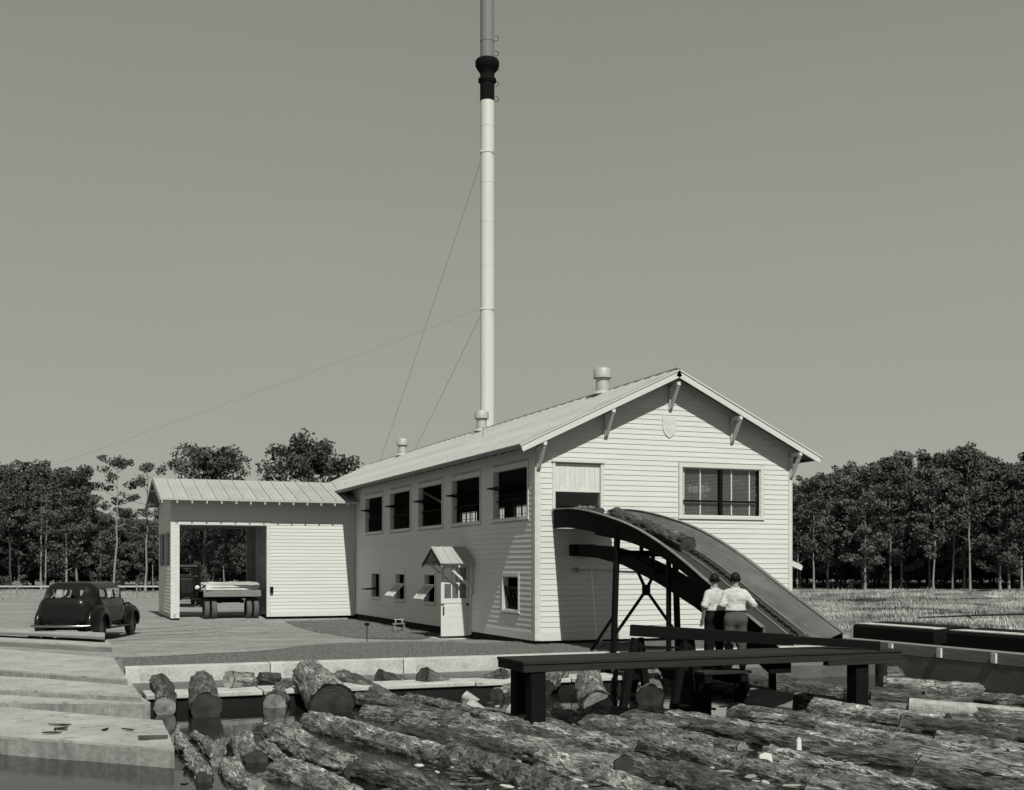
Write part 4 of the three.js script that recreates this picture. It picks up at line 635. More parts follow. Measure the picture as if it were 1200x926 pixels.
// short chunks near the slabs
const CH = 'chunks of wood floating by the slabs';
for (const [u1, v1, u2, v2, r, p] of [[212, 868, 222, 884, 0.11, 0], [228, 862, 246, 872, 0.08, 0], [240, 872, 252, 890, 0.1, 0], [262, 872, 256, 896, 0.11, 0], [284, 868, 300, 892, 0.17, 0], [310, 876, 330, 892, 0.1, 0], [225, 892, 240, 915, 0.12, 0], [270, 898, 300, 925, 0.14, 0], [346, 856, 322, 872, 0.13, 0]]) L('short chunk of barked wood floating beside the lowest slab', CH, u1, v1, W + 0.05, u2, v2, W + 0.02, r, { peeled: !!p, tone: 2 });
for (const [u, v, s] of [[556, 832, 0.17], [551, 818, 0.1], [543, 809, 0.08], [604, 834, 0.12], [640, 843, 0.14]]) { const c = pix(u, v, W + 0.02); log('pale rounded log butt showing between the rafted logs', 'bobbing log butts', c.clone().add(V(-0.06, 0.03, -0.1)), c.clone().add(V(0.35, -0.3, 0.5)), s, { peeled: true, around: 20 }); }
// boards and chips
{
  const b = thing('slab_board', 'dark sawn board with a bright broken end, tilted among the raft', 'board'); const c = [pix(872, 822, W + 0.1), pix(928, 830, W + 0.12), pix(930, 812, W + 0.3), pix(880, 806, W + 0.26)]; part(b, 'board', slabFrom(c, 0.06), M.timberGrey);
  for (const [u, v, w, h, label] of [[937, 873, 0.07, 0.1, 'pale upright chip standing between rafted logs'], [898, 888, 0.2, 0.06, 'pale flat chip lying on the raft']]) { const p = thing('wood_chip', label, 'wood chip'); p.position.copy(pix(u, v, W + 0.16)); const g = extrude([[-w / 2, -0.1], [w / 2, -0.1], [w * 0.4, h * 0.7], [0, h], [-w * 0.45, h * 0.5]], 0.03); part(p, 'chip', g, M.tape); }
  const sc = thing('bark_scrap', 'pale curl of bark lying on the widest slab', 'bark scrap'); sc.position.copy(pix(180, 867, -0.29)); const bg = new THREE.CylinderGeometry(0.07, 0.05, 0.38, 10, 1, true, 0, Math.PI); bg.rotateZ(Math.PI / 2 + 0.1); bg.rotateX(-1.57); part(sc, 'bark', bg, M.peeled);
  seed(56); for (let i = 0; i < 7; i++) { const b = thing('bark_scrap', 'dark flake of bark lying on the widest slab', 'bark scrap', 'bark flakes on the slab'); b.position.copy(pix(rr(55, 165), rr(850, 862), -0.298)); b.rotation.y = rr(0, 3); const w = rr(0.08, 0.2), pts = []; for (let k = 0; k < 8; k++) { const a = k / 8 * 6.283; pts.push(V(Math.cos(a) * w * rr(0.7, 1.2), 0.02 + rr(0, 0.012), Math.sin(a) * w * 0.3 * rr(0.6, 1.2))); } part(b, 'flake', slabFrom(pts, 0.015), M.timberDark); }
  seed(55); const n = 1500, g = new THREE.IcosahedronGeometry(1, 0), im = shade(new THREE.InstancedMesh(g, M.chip, n)), m = new THREE.Matrix4(), q = new THREE.Quaternion(), c2 = new THREE.Color();
  let k = 0; for (let tries = 0; k < n && tries < 60000; tries++) { const u = rr(190, 1250), v = rr(798, 960), d = smooth(380, 620, u); if (rnd() > 0.06 + 0.94 * d * smooth(812, 850, v + (u > 900 ? 30 : 0))) continue; const p = pix(u, v, W + 0.004); if (p.x > POND.x1 || p.z < 5.8) continue; if (fbm(p.x * 1.2, p.z * 1.2, 4, 3) < 0.45) continue; q.setFromEuler(new THREE.Euler(rr(-0.15, 0.15), rr(0, 6), rr(-0.15, 0.15))); const s = rr(0.015, 0.07); m.compose(p, q, V(s * rr(1, 2.4), s * 0.25, s)); im.setMatrixAt(k, m); const t = rnd() < 0.82 ? rr(0.05, 0.25) : rr(0.5, 1.0); im.setColorAt(k, c2.setRGB(t, t, t)); k++; }
  im.count = k; im.name = 'floating_bark'; tag(im, 'scraps of bark and chips floating between the logs', 'bark', null, 'stuff'); scene.add(im);
}
// ---------------------------------------------------------------- sedan
function wheelParts(parent, x, y, z, r, w, side, dual) {
  const g = new THREE.LatheGeometry([[r * 0.62, -w / 2], [r * 0.9, -w / 2], [r * 0.98, -w * 0.36], [r, -w * 0.15], [r, w * 0.15], [r * 0.98, w * 0.36], [r * 0.9, w / 2], [r * 0.62, w / 2]].map(([a, b]) => new THREE.Vector2(a, b)), 28); g.rotateX(Math.PI / 2);
  const wh = part(parent, 'wheel', g, dual === M.timberDark ? M.tyreDusty : M.rubber, x, y, z);
  const rim = new THREE.LatheGeometry([[0.001, w * 0.42], [r * 0.22, w * 0.4], [r * 0.3, w * 0.3], [r * 0.5, w * 0.2], [r * 0.6, w * 0.34], [r * 0.66, w * 0.36], [r * 0.66, -w * 0.4], [0.001, -w * 0.3]].map(([a, b]) => new THREE.Vector2(a, b)), 24); rim.rotateX(side > 0 ? Math.PI / 2 : -Math.PI / 2);
  part(wh, 'rim', rim, dual ?? M.carPaint);
  return wh;
}
{
  const t = thing('parked_sedan', 'black rounded 1930s sedan parked on the gravel drive by the slabs', 'car');
  const cabin = (x, y, z) => { const az = z * (1 + 0.1 * clamp((y - 1.0) / 0.6, 0, 1)); let d = rbox(x, y, az, [-0.5, 1.16, 0], [1.2, 0.5, 0.74], 0.34); d = smin(d, rbox(x, y, az, [-1.55, 0.86, 0], [0.6, 0.44, 0.68], 0.3), 0.25); return d; };
  const lower = (x, y, z) => smin(rbox(x, y, z, [-0.55, 0.72, 0], [1.5, 0.32, 0.7], 0.18), rbox(x, y, z * (1 + 0.1 * Math.max(0, x - 0.6)), [1.15, 0.86, 0], [0.95, 0.3, 0.4], 0.2), 0.14);
  const wins = [];                                                   // side windows, rear panes, windscreen as holes
  const hole = (x, y, z) => { let d = 1; for (const [c, h] of wins) d = Math.min(d, rbox(x, y, z, c, h, 0.05)); return d; };
  wins.push([[0.2, 1.33, 0], [0.27, 0.14, 2]], [[-0.45, 1.33, 0], [0.28, 0.14, 2]], [[-1.12, 1.32, 0], [0.24, 0.13, 2]]);
  wins.push([[-1.9, 1.34, 0.21], [0.7, 0.11, 0.17]], [[-1.9, 1.34, -0.21], [0.7, 0.11, 0.17]], [[0.75, 1.34, 0.26], [0.6, 0.15, 0.22]], [[0.75, 1.34, -0.26], [0.6, 0.15, 0.22]]);
  const body = isoMesh((x, y, z) => { const c = cabin(x, y, z), b = smin(c, lower(x, y, z), 0.1), inner = Math.max(c + 0.045, 0.75 - y); return Math.max(b, -inner, y > 1.08 ? -hole(x, y, z) : -1); }, [-2.45, 0.3, -0.95], [2.25, 1.85, 0.95], 0.028);
  const bodyM = part(t, 'body', body, M.carPaint);
  const fender = (cx, s, front) => isoMesh((x, y, z) => { const zz = z - s * 0.66; let d = ellip(x, y, zz, [cx, 0.5, 0], front ? [0.64, 0.44, 0.21] : [0.86, 0.6, 0.2]); if (front) d = smin(d, capsule(x, y, zz, [cx + 0.35, 0.62, 0], [cx + 0.62, 0.45, 0], 0.13, 0.06), 0.1); const cut = Math.hypot(x - cx, y - 0.36) - 0.385; return Math.max(d, -Math.max(cut, front ? s * zz * 0 - 0.4 : -0.4), 0.3 - y, -Math.max(Math.hypot(x - cx, y - 0.34) - 0.44, Math.abs(zz) - 0.16)); }, [cx - 0.95, 0.2, s * 0.66 - 0.26], [cx + 0.95, 1.2, s * 0.66 + 0.26], 0.03);
  for (const s of [-1, 1]) {
    part(t, 'fender', fender(1.42, s, true), M.carPaint); part(t, 'fender', fender(-1.3, s, false), M.carPaint);
    part(t, 'running_board', box(1.7, 0.04, 0.24, 0.1, 0.33, s * 0.72, 0.015), M.rubber);
    wheelParts(t, 1.42, 0.34, s * 0.67, 0.35, 0.15, s, M.stackGrey); wheelParts(t, -1.3, 0.34, s * 0.67, 0.35, 0.15, s, M.stackGrey);
    part(t, 'headlight', [new THREE.SphereGeometry(0.14, 16, 12).scale(1.2, 1, 1).translate(1.86, 0.86, s * 0.45)], M.carPaint);
    part(t, 'tail_light', [new THREE.SphereGeometry(0.05, 12, 8).scale(1.4, 1, 1).translate(-1.98, 0.78, s * 0.62), rod(V(-1.95, 0.78, s * 0.62), V(-1.8, 0.74, s * 0.6), 0.02)], M.chrome);
    part(t, 'door_handle', rod(V(-0.62, 1.08, s * 0.69), V(-0.48, 1.08, s * 0.7), 0.014), M.chrome);
    part(t, 'rear_pane', box(0.004, 0.24, 0.35, -1.66, 1.34, s * 0.21), M.glass).rotation.z = 0;
    part(t, 'side_pane', box(1.75, 0.28, 0.004, -0.45, 1.33, s * 0.66), M.glass);
  }
  const bumper = (x, s) => { const p = []; for (let i = -8; i <= 8; i++) { const a = i / 8; p.push(V(x - s * 0.16 * a * a, 0.46, a * 0.74)); } return tube(p, p.map(() => 0.035), 8); };
  part(t, 'bumper', [bumper(-2.42, -1)], M.chrome); part(t, 'bumper', [bumper(2.2, 1)], M.chrome);
  part(t, 'bumper_arm', [rod(V(-2.4, 0.46, 0.4), V(-1.9, 0.5, 0.4), 0.02), rod(V(-2.4, 0.46, -0.4), V(-1.9, 0.5, -0.4), 0.02), rod(V(2.15, 0.46, 0.35), V(1.7, 0.5, 0.35), 0.02), rod(V(2.15, 0.46, -0.35), V(1.7, 0.5, -0.35), 0.02)], M.rubber);
  part(t, 'seat', [box(0.18, 0.5, 1.0, -0.25, 0.9, 0, 0.05), box(0.2, 0.55, 1.0, -1.2, 0.9, 0, 0.05)], M.rubber);
  part(t, 'axle', [rod(V(-1.3, 0.34, -0.66), V(-1.3, 0.34, 0.66), 0.05), rod(V(1.42, 0.34, -0.66), V(1.42, 0.34, 0.66), 0.04)], M.rubber);
  const head = -1 * Math.PI / 180, fwd = VIEW.clone().multiplyScalar(Math.cos(head)).addScaledVector(RIGHT, Math.sin(head)), rear = put((68 - 600) / FOCAL * 29.5, 29.5, 0), c = rear.clone().addScaledVector(fwd, 2.35);
  t.position.set(c.x, 0.012, c.z); t.rotation.y = Math.atan2(-fwd.z, fwd.x); t.scale.set(0.96, 0.92, 1.0);
}
// ---------------------------------------------------------------- trucks
function truck(label, cabbed) {
  const t = thing(cabbed ? 'flatbed_truck' : 'flatbed_trailer', label, cabbed ? 'truck' : 'trailer'), ax = cabbed ? -1.75 : -2.28;
  part(t, 'chassis', [box(5.6, 0.14, 0.09, 0.3, 0.72, 0.42), box(5.6, 0.14, 0.09, 0.3, 0.72, -0.42), ...[-2.3, -1.2, 0, 1.2, 2.6].map((x) => box(0.08, 0.1, 0.76, x, 0.72, 0))], M.steel);
  for (let i = 0; i < 9; i++) part(t, 'bed_plank', box(3.3, 0.05, 0.225), M.timberGrey, -1.0, 1.12 + (i % 2) * 0.003, -0.96 + i * 0.24);
  part(t, 'rear_sill', box(0.09, 0.24, 2.16, -2.68, 1.02, 0, 0.01), M.timberGrey); part(t, 'bed_bolster', [box(0.12, 0.3, 1.9, -1.6, 0.94, 0), box(0.12, 0.3, 1.9, 0.1, 0.94, 0)], M.timberDark);
  part(t, 'mudguard', [box(0.8, 0.03, 0.5, ax, 0.98, 0.78), box(0.8, 0.03, 0.5, ax, 0.98, -0.78)], M.black);
  for (const z of [-0.93, -0.66, 0.66, 0.93]) wheelParts(t, ax, 0.42, z, 0.42, 0.2, Math.sign(z), M.timberDark);
  if (!cabbed) { part(t, 'drawbar', rod(V(2.4, 0.7, 0), V(3.3, 0.62, 0), 0.05), M.steel); part(t, 'prop', rod(V(3.2, -0.02, 0), V(3.2, 0.62, 0), 0.04), M.steel); return t; }
  for (const z of [-0.78, 0.78]) wheelParts(t, 2.35, 0.42, z, 0.42, 0.18, Math.sign(z), M.stackGrey);
  part(t, 'axle', [rod(V(ax, 0.42, -0.9), V(ax, 0.42, 0.9), 0.06), new THREE.SphereGeometry(0.19, 14, 10).translate(ax, 0.42, 0), ...(cabbed ? [rod(V(2.35, 0.42, -0.75), V(2.35, 0.42, 0.75), 0.04)] : [])], M.stackGrey);
  const cab = isoMesh((x, y, z) => { const o = rbox(x, y, z, [1.25, 1.45, 0], [0.55, 0.72, 0.76], 0.16), i = rbox(x, y, z, [1.25, 1.5, 0], [0.5, 0.66, 0.71], 0.12), w = Math.min(rbox(x, y, z, [0.7, 1.8, 0], [0.3, 0.16, 0.36], 0.04), rbox(x, y, z, [1.8, 1.78, 0], [0.3, 0.2, 0.6], 0.05), rbox(x, y, z, [1.28, 1.78, 0], [0.33, 0.2, 2], 0.05)); return Math.max(o, -i, -w); }, [0.6, 0.65, -0.85], [1.9, 2.25, 0.85], 0.035);
  part(t, 'cab', cab, M.carPaint);
  const hoodG = isoMesh((x, y, z) => smin(rbox(x, y, z, [2.3, 1.1, 0], [0.6, 0.34, 0.36], 0.14), rbox(x, y, z, [2.85, 1.05, 0], [0.08, 0.42, 0.34], 0.06), 0.06), [1.6, 0.6, -0.5], [3.05, 1.6, 0.5], 0.035); part(t, 'hood', hoodG, M.carPaint);
  part(t, 'grille', [...Array(9).keys()].map((i) => box(0.02, 0.66, 0.02, 2.95, 1.05, -0.24 + i * 0.06)), M.chrome);
  for (const s of [-1, 1]) {
    part(t, 'fender', isoMesh((x, y, z) => Math.max(ellip(x, y, z, [2.35, 0.55, s * 0.78], [0.66, 0.46, 0.24]), -Math.max(Math.hypot(x - 2.35, y - 0.4) - 0.47, 0), 0.42 - y), [1.6, 0.3, s * 0.78 - 0.3], [3.1, 1.1, s * 0.78 + 0.3], 0.035), M.carPaint);
    const h = part(t, 'headlight', new THREE.SphereGeometry(0.13, 16, 12).translate(2.86, 0.98, s * 0.5), M.carPaint); part(h, 'lens', new THREE.SphereGeometry(0.12, 16, 12).scale(0.35, 1, 1).translate(2.97, 0.98, s * 0.5), M.lens);
  }
  part(t, 'bumper', box(0.06, 0.14, 1.6, 3.06, 0.58, 0, 0.02), M.steel);
  return t;
}
{
  const t = truck('flatbed trailer with dual wheels inside the garage, loaded with pale sawn slabs', false), p = V(-4.62, 0, -18.75), f = V(0, 0, -1), c = p.clone().addScaledVector(f, 2.72);
  t.position.set(c.x, height(c.x, c.z) + 0.005, c.z); t.rotation.y = Math.atan2(-f.z, f.x); t.updateMatrixWorld(true);
  seed(33); // the load: slabs lying across the bed
  for (let i = 0; i < 24; i++) { const s = thing('sawn_slab', 'pale sawn slab in the load on the trailer bed', 'slab', 'sawn slabs on the trailer'); const w = rr(0.14, 0.24), q = []; for (let k = 0; k < 7; k++) q.push([(k - 3) * 0.33 + rr(-0.03, 0.03), rr(0.03, 0.075)]); const shape = [[-1.02, -0.02], [1.02, -0.02], ...q.reverse().map(([x, y]) => [clamp(x, -1.0, 1.0), y * rr(0.6, 1.5)])]; const g = extrude(shape, w); g.translate(0, 0, w / 2); g.rotateY(Math.PI / 2); part(s, 'slab', g, rnd() < 0.8 ? M.tape : M.chip); const lx = -2.55 + (i % 8) * 0.26, ly = 1.175 + Math.floor(i / 8) * 0.1 + rr(0, 0.02); s.position.copy(t.localToWorld(V(lx, ly, rr(-0.03, 0.03)))); s.rotation.set(rr(-0.07, 0.07), t.rotation.y + rr(-0.2, 0.2), rr(-0.05, 0.05)); }
  const t2 = truck('empty truck facing the yard behind the garage, its headlights showing', true), c2 = pix(214, 707, 0), f2 = VIEW.clone().multiplyScalar(-0.94).addScaledVector(RIGHT, 0.34);
  t2.position.set(c2.x, height(c2.x, c2.z) + 0.005, c2.z); t2.rotation.y = Math.atan2(-f2.z, f2.x);
}
// ---------------------------------------------------------------- the two men
function handBones(w, dir, side, curl) {                             // wrist, hand direction (down the arm), which way the thumb lies, curl axis
  const out = [], d = dir.clone().normalize(), s = side.clone().addScaledVector(d, -side.dot(d)).normalize(), n = d.clone().cross(s), palm = w.clone().addScaledVector(d, 0.085);
  out.push([w, palm, 0.024, 0.026], [w.clone().addScaledVector(s, 0.015), palm.clone().addScaledVector(s, 0.026), 0.018, 0.017], [w.clone().addScaledVector(s, -0.015), palm.clone().addScaledVector(s, -0.026), 0.018, 0.016]);
  [[0.032, 0.07], [0.011, 0.08], [-0.011, 0.074], [-0.031, 0.058]].forEach(([o, len]) => { let p = palm.clone().addScaledVector(s, o), q = d.clone(); for (let k = 0; k < 3; k++) { q = q.clone().applyAxisAngle(s, curl).normalize(); const e = p.clone().addScaledVector(q, len * [0.45, 0.3, 0.25][k]); out.push([p, e, 0.0095 - k * 0.001, 0.0085 - k * 0.001]); p = e; } });
  let p = w.clone().addScaledVector(d, 0.03).addScaledVector(s, 0.025), q = d.clone().addScaledVector(s, 0.8).normalize(); for (let k = 0; k < 2; k++) { const e = p.clone().addScaledVector(q, 0.036); out.push([p, e, 0.012, 0.01]); p = e; q.lerp(d, 0.5).normalize(); }
  return out.map(([a, b, ra, rb]) => [a.toArray(), b.toArray(), ra, rb]);
}
function person(label, pose, m) {
  const t = thing('person', label, 'person', 'men watching the log slide');
  const H = pose.H, k = H / 1.78, S = (a) => a.map((v) => v * k);
  const J = pose.joints; // given for a height of 1.78 m; x to the figure's left, y up, z to its front
  const B = (a, b, ra, rb) => [S(J[a]), S(J[b]), ra * k, rb * k];
  const torso = [B('pelvis', 'waist', 0.135, 0.125), [S([-0.045, 1.06, 0]), S([0.045, 1.06, 0]), 0.106 * k, 0.106 * k], [S([-0.05, 1.08, 0]), S([-0.04, 1.3, 0]), 0.1 * k, 0.115 * k], [S([0.05, 1.08, 0]), S([0.04, 1.3, 0]), 0.1 * k, 0.115 * k], [S([-0.085, 1.34, 0]), S([0.085, 1.34, 0]), 0.112 * k, 0.112 * k], [S([-0.13, 1.405, 0]), S([0.0, 1.455, 0]), 0.062 * k, 0.066 * k], [S([0.13, 1.405, 0]), S([0.0, 1.455, 0]), 0.062 * k, 0.066 * k], [S([-0.08, 0.93, -0.04]), S([0.08, 0.93, -0.04]), 0.115 * k, 0.115 * k]];
  const upper = [B('shL', 'elL', 0.05, 0.04), B('shR', 'elR', 0.05, 0.04)], fore = [B('elL', 'wrL', 0.044, 0.03), B('elR', 'wrR', 0.044, 0.03)];
  const legs = [B('hipL', 'knL', 0.092, 0.062), B('knL', 'anL', 0.06, 0.042), B('hipR', 'knR', 0.092, 0.062), B('knR', 'anR', 0.06, 0.042)];
  const feet = ['L', 'R'].map((s) => [S(J['an' + s].map((v, i) => v - (i === 1 ? 0.04 : 0))), S([J['an' + s][0] + (s === 'L' ? 0.02 : -0.02), 0.045, J['an' + s][2] + 0.15]), 0.045 * k, 0.035 * k]);
  const nb = S(J.neck), hc = S(J.head), yaw = pose.yaw, cy = Math.cos(yaw), sy = Math.sin(yaw);
  const headF = (x, y, z) => { const px = x - hc[0], pz = z - hc[2], lx = px * cy - pz * sy, lz = px * sy + pz * cy, ly = y - hc[1]; let d = ellip(lx, ly, lz, [0, 0.035 * k, -0.012 * k], [0.08 * k, 0.09 * k, 0.098 * k]); d = smin(d, ellip(lx, ly, lz, [0, -0.055 * k, 0.028 * k], [0.056 * k, 0.062 * k, 0.062 * k]), 0.04); d = smin(d, capsule(lx, ly, lz, [0, 0.01 * k, 0.085 * k], [0, -0.028 * k, 0.106 * k], 0.008, 0.013), 0.015); for (const s of [-1, 1]) { d = smin(d, ellip(lx, ly, lz, [s * 0.078 * k, -0.008 * k, -0.01 * k], [0.012, 0.03, 0.019]), 0.008); d = Math.max(d, -ellip(lx, ly, lz, [s * 0.031 * k, 0.008 * k, 0.092 * k], [0.016, 0.009, 0.012])); } d = Math.max(d, -rbox(lx, ly, lz, [0, -0.063 * k, 0.092 * k], [0.022, 0.0025, 0.008], 0.002)); return d; };
  const run = (bones, kk) => (x, y, z) => { let d = 9; for (const [a, b, ra, rb] of bones) d = smin(d, capsule(x, y, z, a, b, ra, rb), kk); return d; };
  const flat = (f) => (x, y, z) => f(x, y, z * 1.22);               // chest deeper than broad is wrong: squash front to back
  const hands = ['L', 'R'].flatMap((s) => handBones(V(...S(J['wr' + s])), V(...S(J['hd' + s])).sub(V(...S(J['wr' + s]))), V(0, 0, 1), s === 'L' ? 0.28 : -0.28));
  const fT = flat(run(torso, 0.06)), fArm = run([...upper, ...fore], 0.03), fLeg = run([...legs, ...feet], 0.05), fNeck = run([[nb, [hc[0], hc[1] - 0.04, hc[2]], 0.056 * k, 0.05 * k]], 0.03), fHand = run(hands, 0.006);
  const bodyF = (x, y, z) => smin(smin(smin(fT(x, y, z), fArm(x, y, z), 0.02), fLeg(x, y, z), 0.05), smin(fNeck(x, y, z), headF(x, y, z), 0.03), 0.04);
  const ext = 0.5 * k, low = isoMesh(bodyF, [-ext, -0.02, -0.38], [ext, H + 0.05, 0.42], 0.014);
  const hs = ['L', 'R'].map((s) => { const w = S(J['wr' + s]); return isoMesh(fHand, [w[0] - 0.22, w[1] - 0.24, w[2] - 0.22], [w[0] + 0.22, w[1] + 0.22, w[2] + 0.22], 0.005); });
  const hd = isoMesh(headF, [hc[0] - 0.13, hc[1] - 0.15, hc[2] - 0.14], [hc[0] + 0.13, hc[1] + 0.17, hc[2] + 0.16], 0.005);
  const body = part(t, 'body', [low, ...hs, hd], M.skin);
  const belt = 1.09 * k, wr = (x, y, z, f, a) => a * (fbm(x * f, y * f * 0.7, z * f, 3) - 0.5) * 2;
  const fSleeve = run(pose.sleeve === 'short' ? upper.map(([a, b, ra, rb]) => [a, b, ra, rb + 0.012]) : [...upper, ...fore], 0.03);
  const shirtF = (x, y, z) => Math.max(smin(fT(x, y, z) - 0.016 - (y < belt + 0.14 ? 0.014 * smooth(belt + 0.14, belt + 0.03, y) : 0), fSleeve(x, y, z) - 0.014, 0.02) + wr(x, y, z, 11, 0.016) + 0.022 * Math.abs(2 * fbm(x * 9 + y * 5, y * 17, z * 9 + x * 6, 2) - 1) - 0.006, belt - y, y - 1.5 * k);
  part(t, 'shirt', isoMesh(shirtF, [-ext, belt - 0.05, -0.38], [ext, 1.6 * k, 0.42], 0.014), m.shirt);
  part(t, 'collar', (() => { const g = new THREE.TorusGeometry(0.066 * k, 0.017, 8, 20); g.rotateX(Math.PI / 2 - 0.25); g.scale(1, 1.2, 1); g.translate(nb[0], nb[1] + 0.012, nb[2] + 0.005); return g; })(), m.shirt);
  const trF = (x, y, z) => Math.max(smin(fT(x, y, z) - 0.012, run(legs.map(([a, b, ra, rb]) => [a, b, ra + 0.012, rb + 0.022]), 0.05)(x, y, z) - 0.01, 0.05) + wr(x, y, z, 7, 0.009), y - belt - 0.012, 0.07 - y);
  part(t, 'trousers', isoMesh(trF, [-0.4, 0.0, -0.38], [0.4, belt + 0.06, 0.42], 0.014), m.trousers);
  const beltF = (x, y, z) => Math.max(fT(x, y, z) - 0.022, Math.abs(y - belt - 0.004) - 0.018); part(t, 'belt', isoMesh(beltF, [-0.3, belt - 0.06, -0.3], [0.3, belt + 0.06, 0.3], 0.01), M.leather);
  part(t, 'shoes', isoMesh((x, y, z) => Math.max(run(feet, 0.02)(x, y, z) - 0.012, -y + 0.004, y - 0.12), [-0.35, -0.02, -0.2], [0.35, 0.16, 0.4], 0.012), M.leather);
  const hairF = (x, y, z) => { const px = x - hc[0], pz = z - hc[2], lx = px * cy - pz * sy, lz = px * sy + pz * cy, ly = y - hc[1]; return Math.max(headF(x, y, z) - 0.006 - 0.006 * fbm(lx * 60, ly * 25, lz * 60, 2), -Math.max(0.035 * k - ly + clamp(lz, -0.1, 0.1) * 1.25, -0.02) * 0 + (0.0 - ly) - 0.035 + clamp(lz + 0.02, 0, 0.2) * 1.0); };
  part(t, 'hair', isoMesh(hairF, [hc[0] - 0.14, hc[1] - 0.15, hc[2] - 0.15], [hc[0] + 0.14, hc[1] + 0.18, hc[2] + 0.16], 0.006), M.hair);
  return t;
}
{
  const base = { pelvis: [0, 0.96, -0.01], waist: [0, 1.1, 0], chest: [0, 1.32, 0], neck: [0, 1.5, 0], head: [0, 1.665, 0.02], hipL: [0.1, 0.92, 0], hipR: [-0.1, 0.92, 0], knL: [0.12, 0.5, 0.01], knR: [-0.11, 0.5, 0.03], anL: [0.13, 0.09, -0.02], anR: [-0.13, 0.09, 0], shL: [0.175, 1.4, 0], shR: [-0.175, 1.4, 0] };
  const face = Math.PI - 0.35; // towards the slide, away from the pond
  const a = person('man in a white shirt and dark grey trousers, arms bent in front', { H: 1.745, yaw: -0.25, sleeve: 'short', joints: { ...base, elL: [0.26, 1.2, -0.05], elR: [-0.33, 1.2, -0.03], wrL: [0.1, 1.12, 0.2], wrR: [-0.12, 1.1, 0.22], hdL: [-0.02, 1.13, 0.25], hdR: [0.02, 1.1, 0.27] } }, { shirt: M.shirt, trousers: M.trousers });
  a.position.copy(put((862 - 600) / FOCAL * 21.05, 21.05, 0.09)); a.rotation.y = face;
  const b = person('man in a pale shirt and black trousers, one arm hanging at his side', { H: 1.725, yaw: -0.5, sleeve: 'short', joints: { ...base, elL: [0.29, 1.18, -0.06], elR: [-0.28, 1.2, -0.06], wrL: [0.27, 0.94, 0.02], wrR: [-0.1, 1.12, 0.16], hdL: [0.26, 0.86, 0.05], hdR: [0.0, 1.13, 0.2] } }, { shirt: M.shirtGrey, trousers: M.trousersBlack });
  b.position.copy(put((838 - 600) / FOCAL * 21.4, 21.4, 0.09)); b.rotation.y = face + 0.45;
}
// ---------------------------------------------------------------- trees
function treeGeo(s, o) {
  seed(s); const h = o.h, pts = [], rad = [], lean = o.lean ?? 0.04; let x = 0, z = 0; const n = 10;
  for (let i = 0; i <= n; i++) { const t = i / n; pts.push(V(x, t * h * 0.93 - 0.1, z)); rad.push(o.r * (1 - 0.82 * t) * (i === 0 ? 1.35 : 1)); x += h / n * (lean * (rnd() - 0.4) * 2); z += h / n * lean * (rnd() - 0.5) * 2; }
  const on = (y) => { const t = clamp((y + 0.1) / (h * 0.93) * n, 0, n - 0.001), i = Math.floor(t); return pts[i].clone().lerp(pts[i + 1], t - i); };
  const wood = [tube(pts, rad, 8)], pos = [], clumps = [];
  for (let i = 0; i < o.limbs; i++) {
    const y = h * (o.base + (0.93 - o.base) * Math.pow((i + rnd()) / o.limbs, 0.9)), a = i * 2.4 + rr(-0.5, 0.5), rel = (y / h - o.base) / (1 - o.base), len = o.spread * (o.cone ? 1.05 - rel * 0.9 : Math.sqrt(Math.max(0.08, 1 - Math.pow(rel * 1.5 - 0.55, 2)))) * rr(0.7, 1.15), st = on(y), up = o.cone ? 0.05 : rr(0.25, 0.7);
    const e = st.clone().add(V(Math.cos(a) * len, len * up, Math.sin(a) * len)), mid = st.clone().lerp(e, 0.5).add(V(0, -0.06 * len, 0)); wood.push(tube([st, mid, e], [o.r * 0.3, o.r * 0.18, 0.015], 5));
    for (let k = 0; k < o.per; k++) { const c = st.clone().lerp(e, rr(0.35, 1.08)).add(V(rr(-0.5, 0.5), rr(-0.3, 0.5), rr(-0.5, 0.5)).multiplyScalar(o.spread * 0.28)); clumps.push([c, rr(0.55, 1.05) * o.clump]); }
  }
  for (let k = 0; k < o.per * 2; k++) clumps.push([on(h * 0.93).add(V(rr(-0.5, 0.5), rr(-0.4, 0.25), rr(-0.5, 0.5)).multiplyScalar(o.spread * 0.5)), 0.7 * o.clump]);
  const a = V(), b = V(), nrm = V();
  for (const [c, R] of clumps) for (let k = 0; k < o.leaves; k++) {
    let d; do { d = V(rr(-1, 1), rr(-1, 1), rr(-1, 1)); } while (d.lengthSq() > 1); d.multiplyScalar(R); d.y *= 0.62;
    nrm.set(rr(-1, 1), rr(-0.2, 1.2), rr(-1, 1)).normalize(); a.set(rr(-1, 1), rr(-1, 1), rr(-1, 1)).cross(nrm).normalize(); b.copy(nrm).cross(a); const sz = o.leaf * rr(0.6, 1.25), p = c.clone().add(d);
    const A = [p.x - a.x * sz, p.y - a.y * sz, p.z - a.z * sz], C = [p.x + a.x * sz, p.y + a.y * sz, p.z + a.z * sz], B = [p.x + b.x * sz * 0.55, p.y + b.y * sz * 0.55, p.z + b.z * sz * 0.55], D = [p.x - b.x * sz * 0.55, p.y - b.y * sz * 0.55, p.z - b.z * sz * 0.55];
    pos.push(...A, ...D, ...C, ...A, ...C, ...B);
  }
  const g = new THREE.BufferGeometry(); g.setAttribute('position', new THREE.Float32BufferAttribute(pos, 3)); g.computeVertexNormals(); g.setAttribute('uv', new THREE.BufferAttribute(new Float32Array(pos.length / 3 * 2), 2));
  return { trunk: merge(wood), crown: g, h };
}
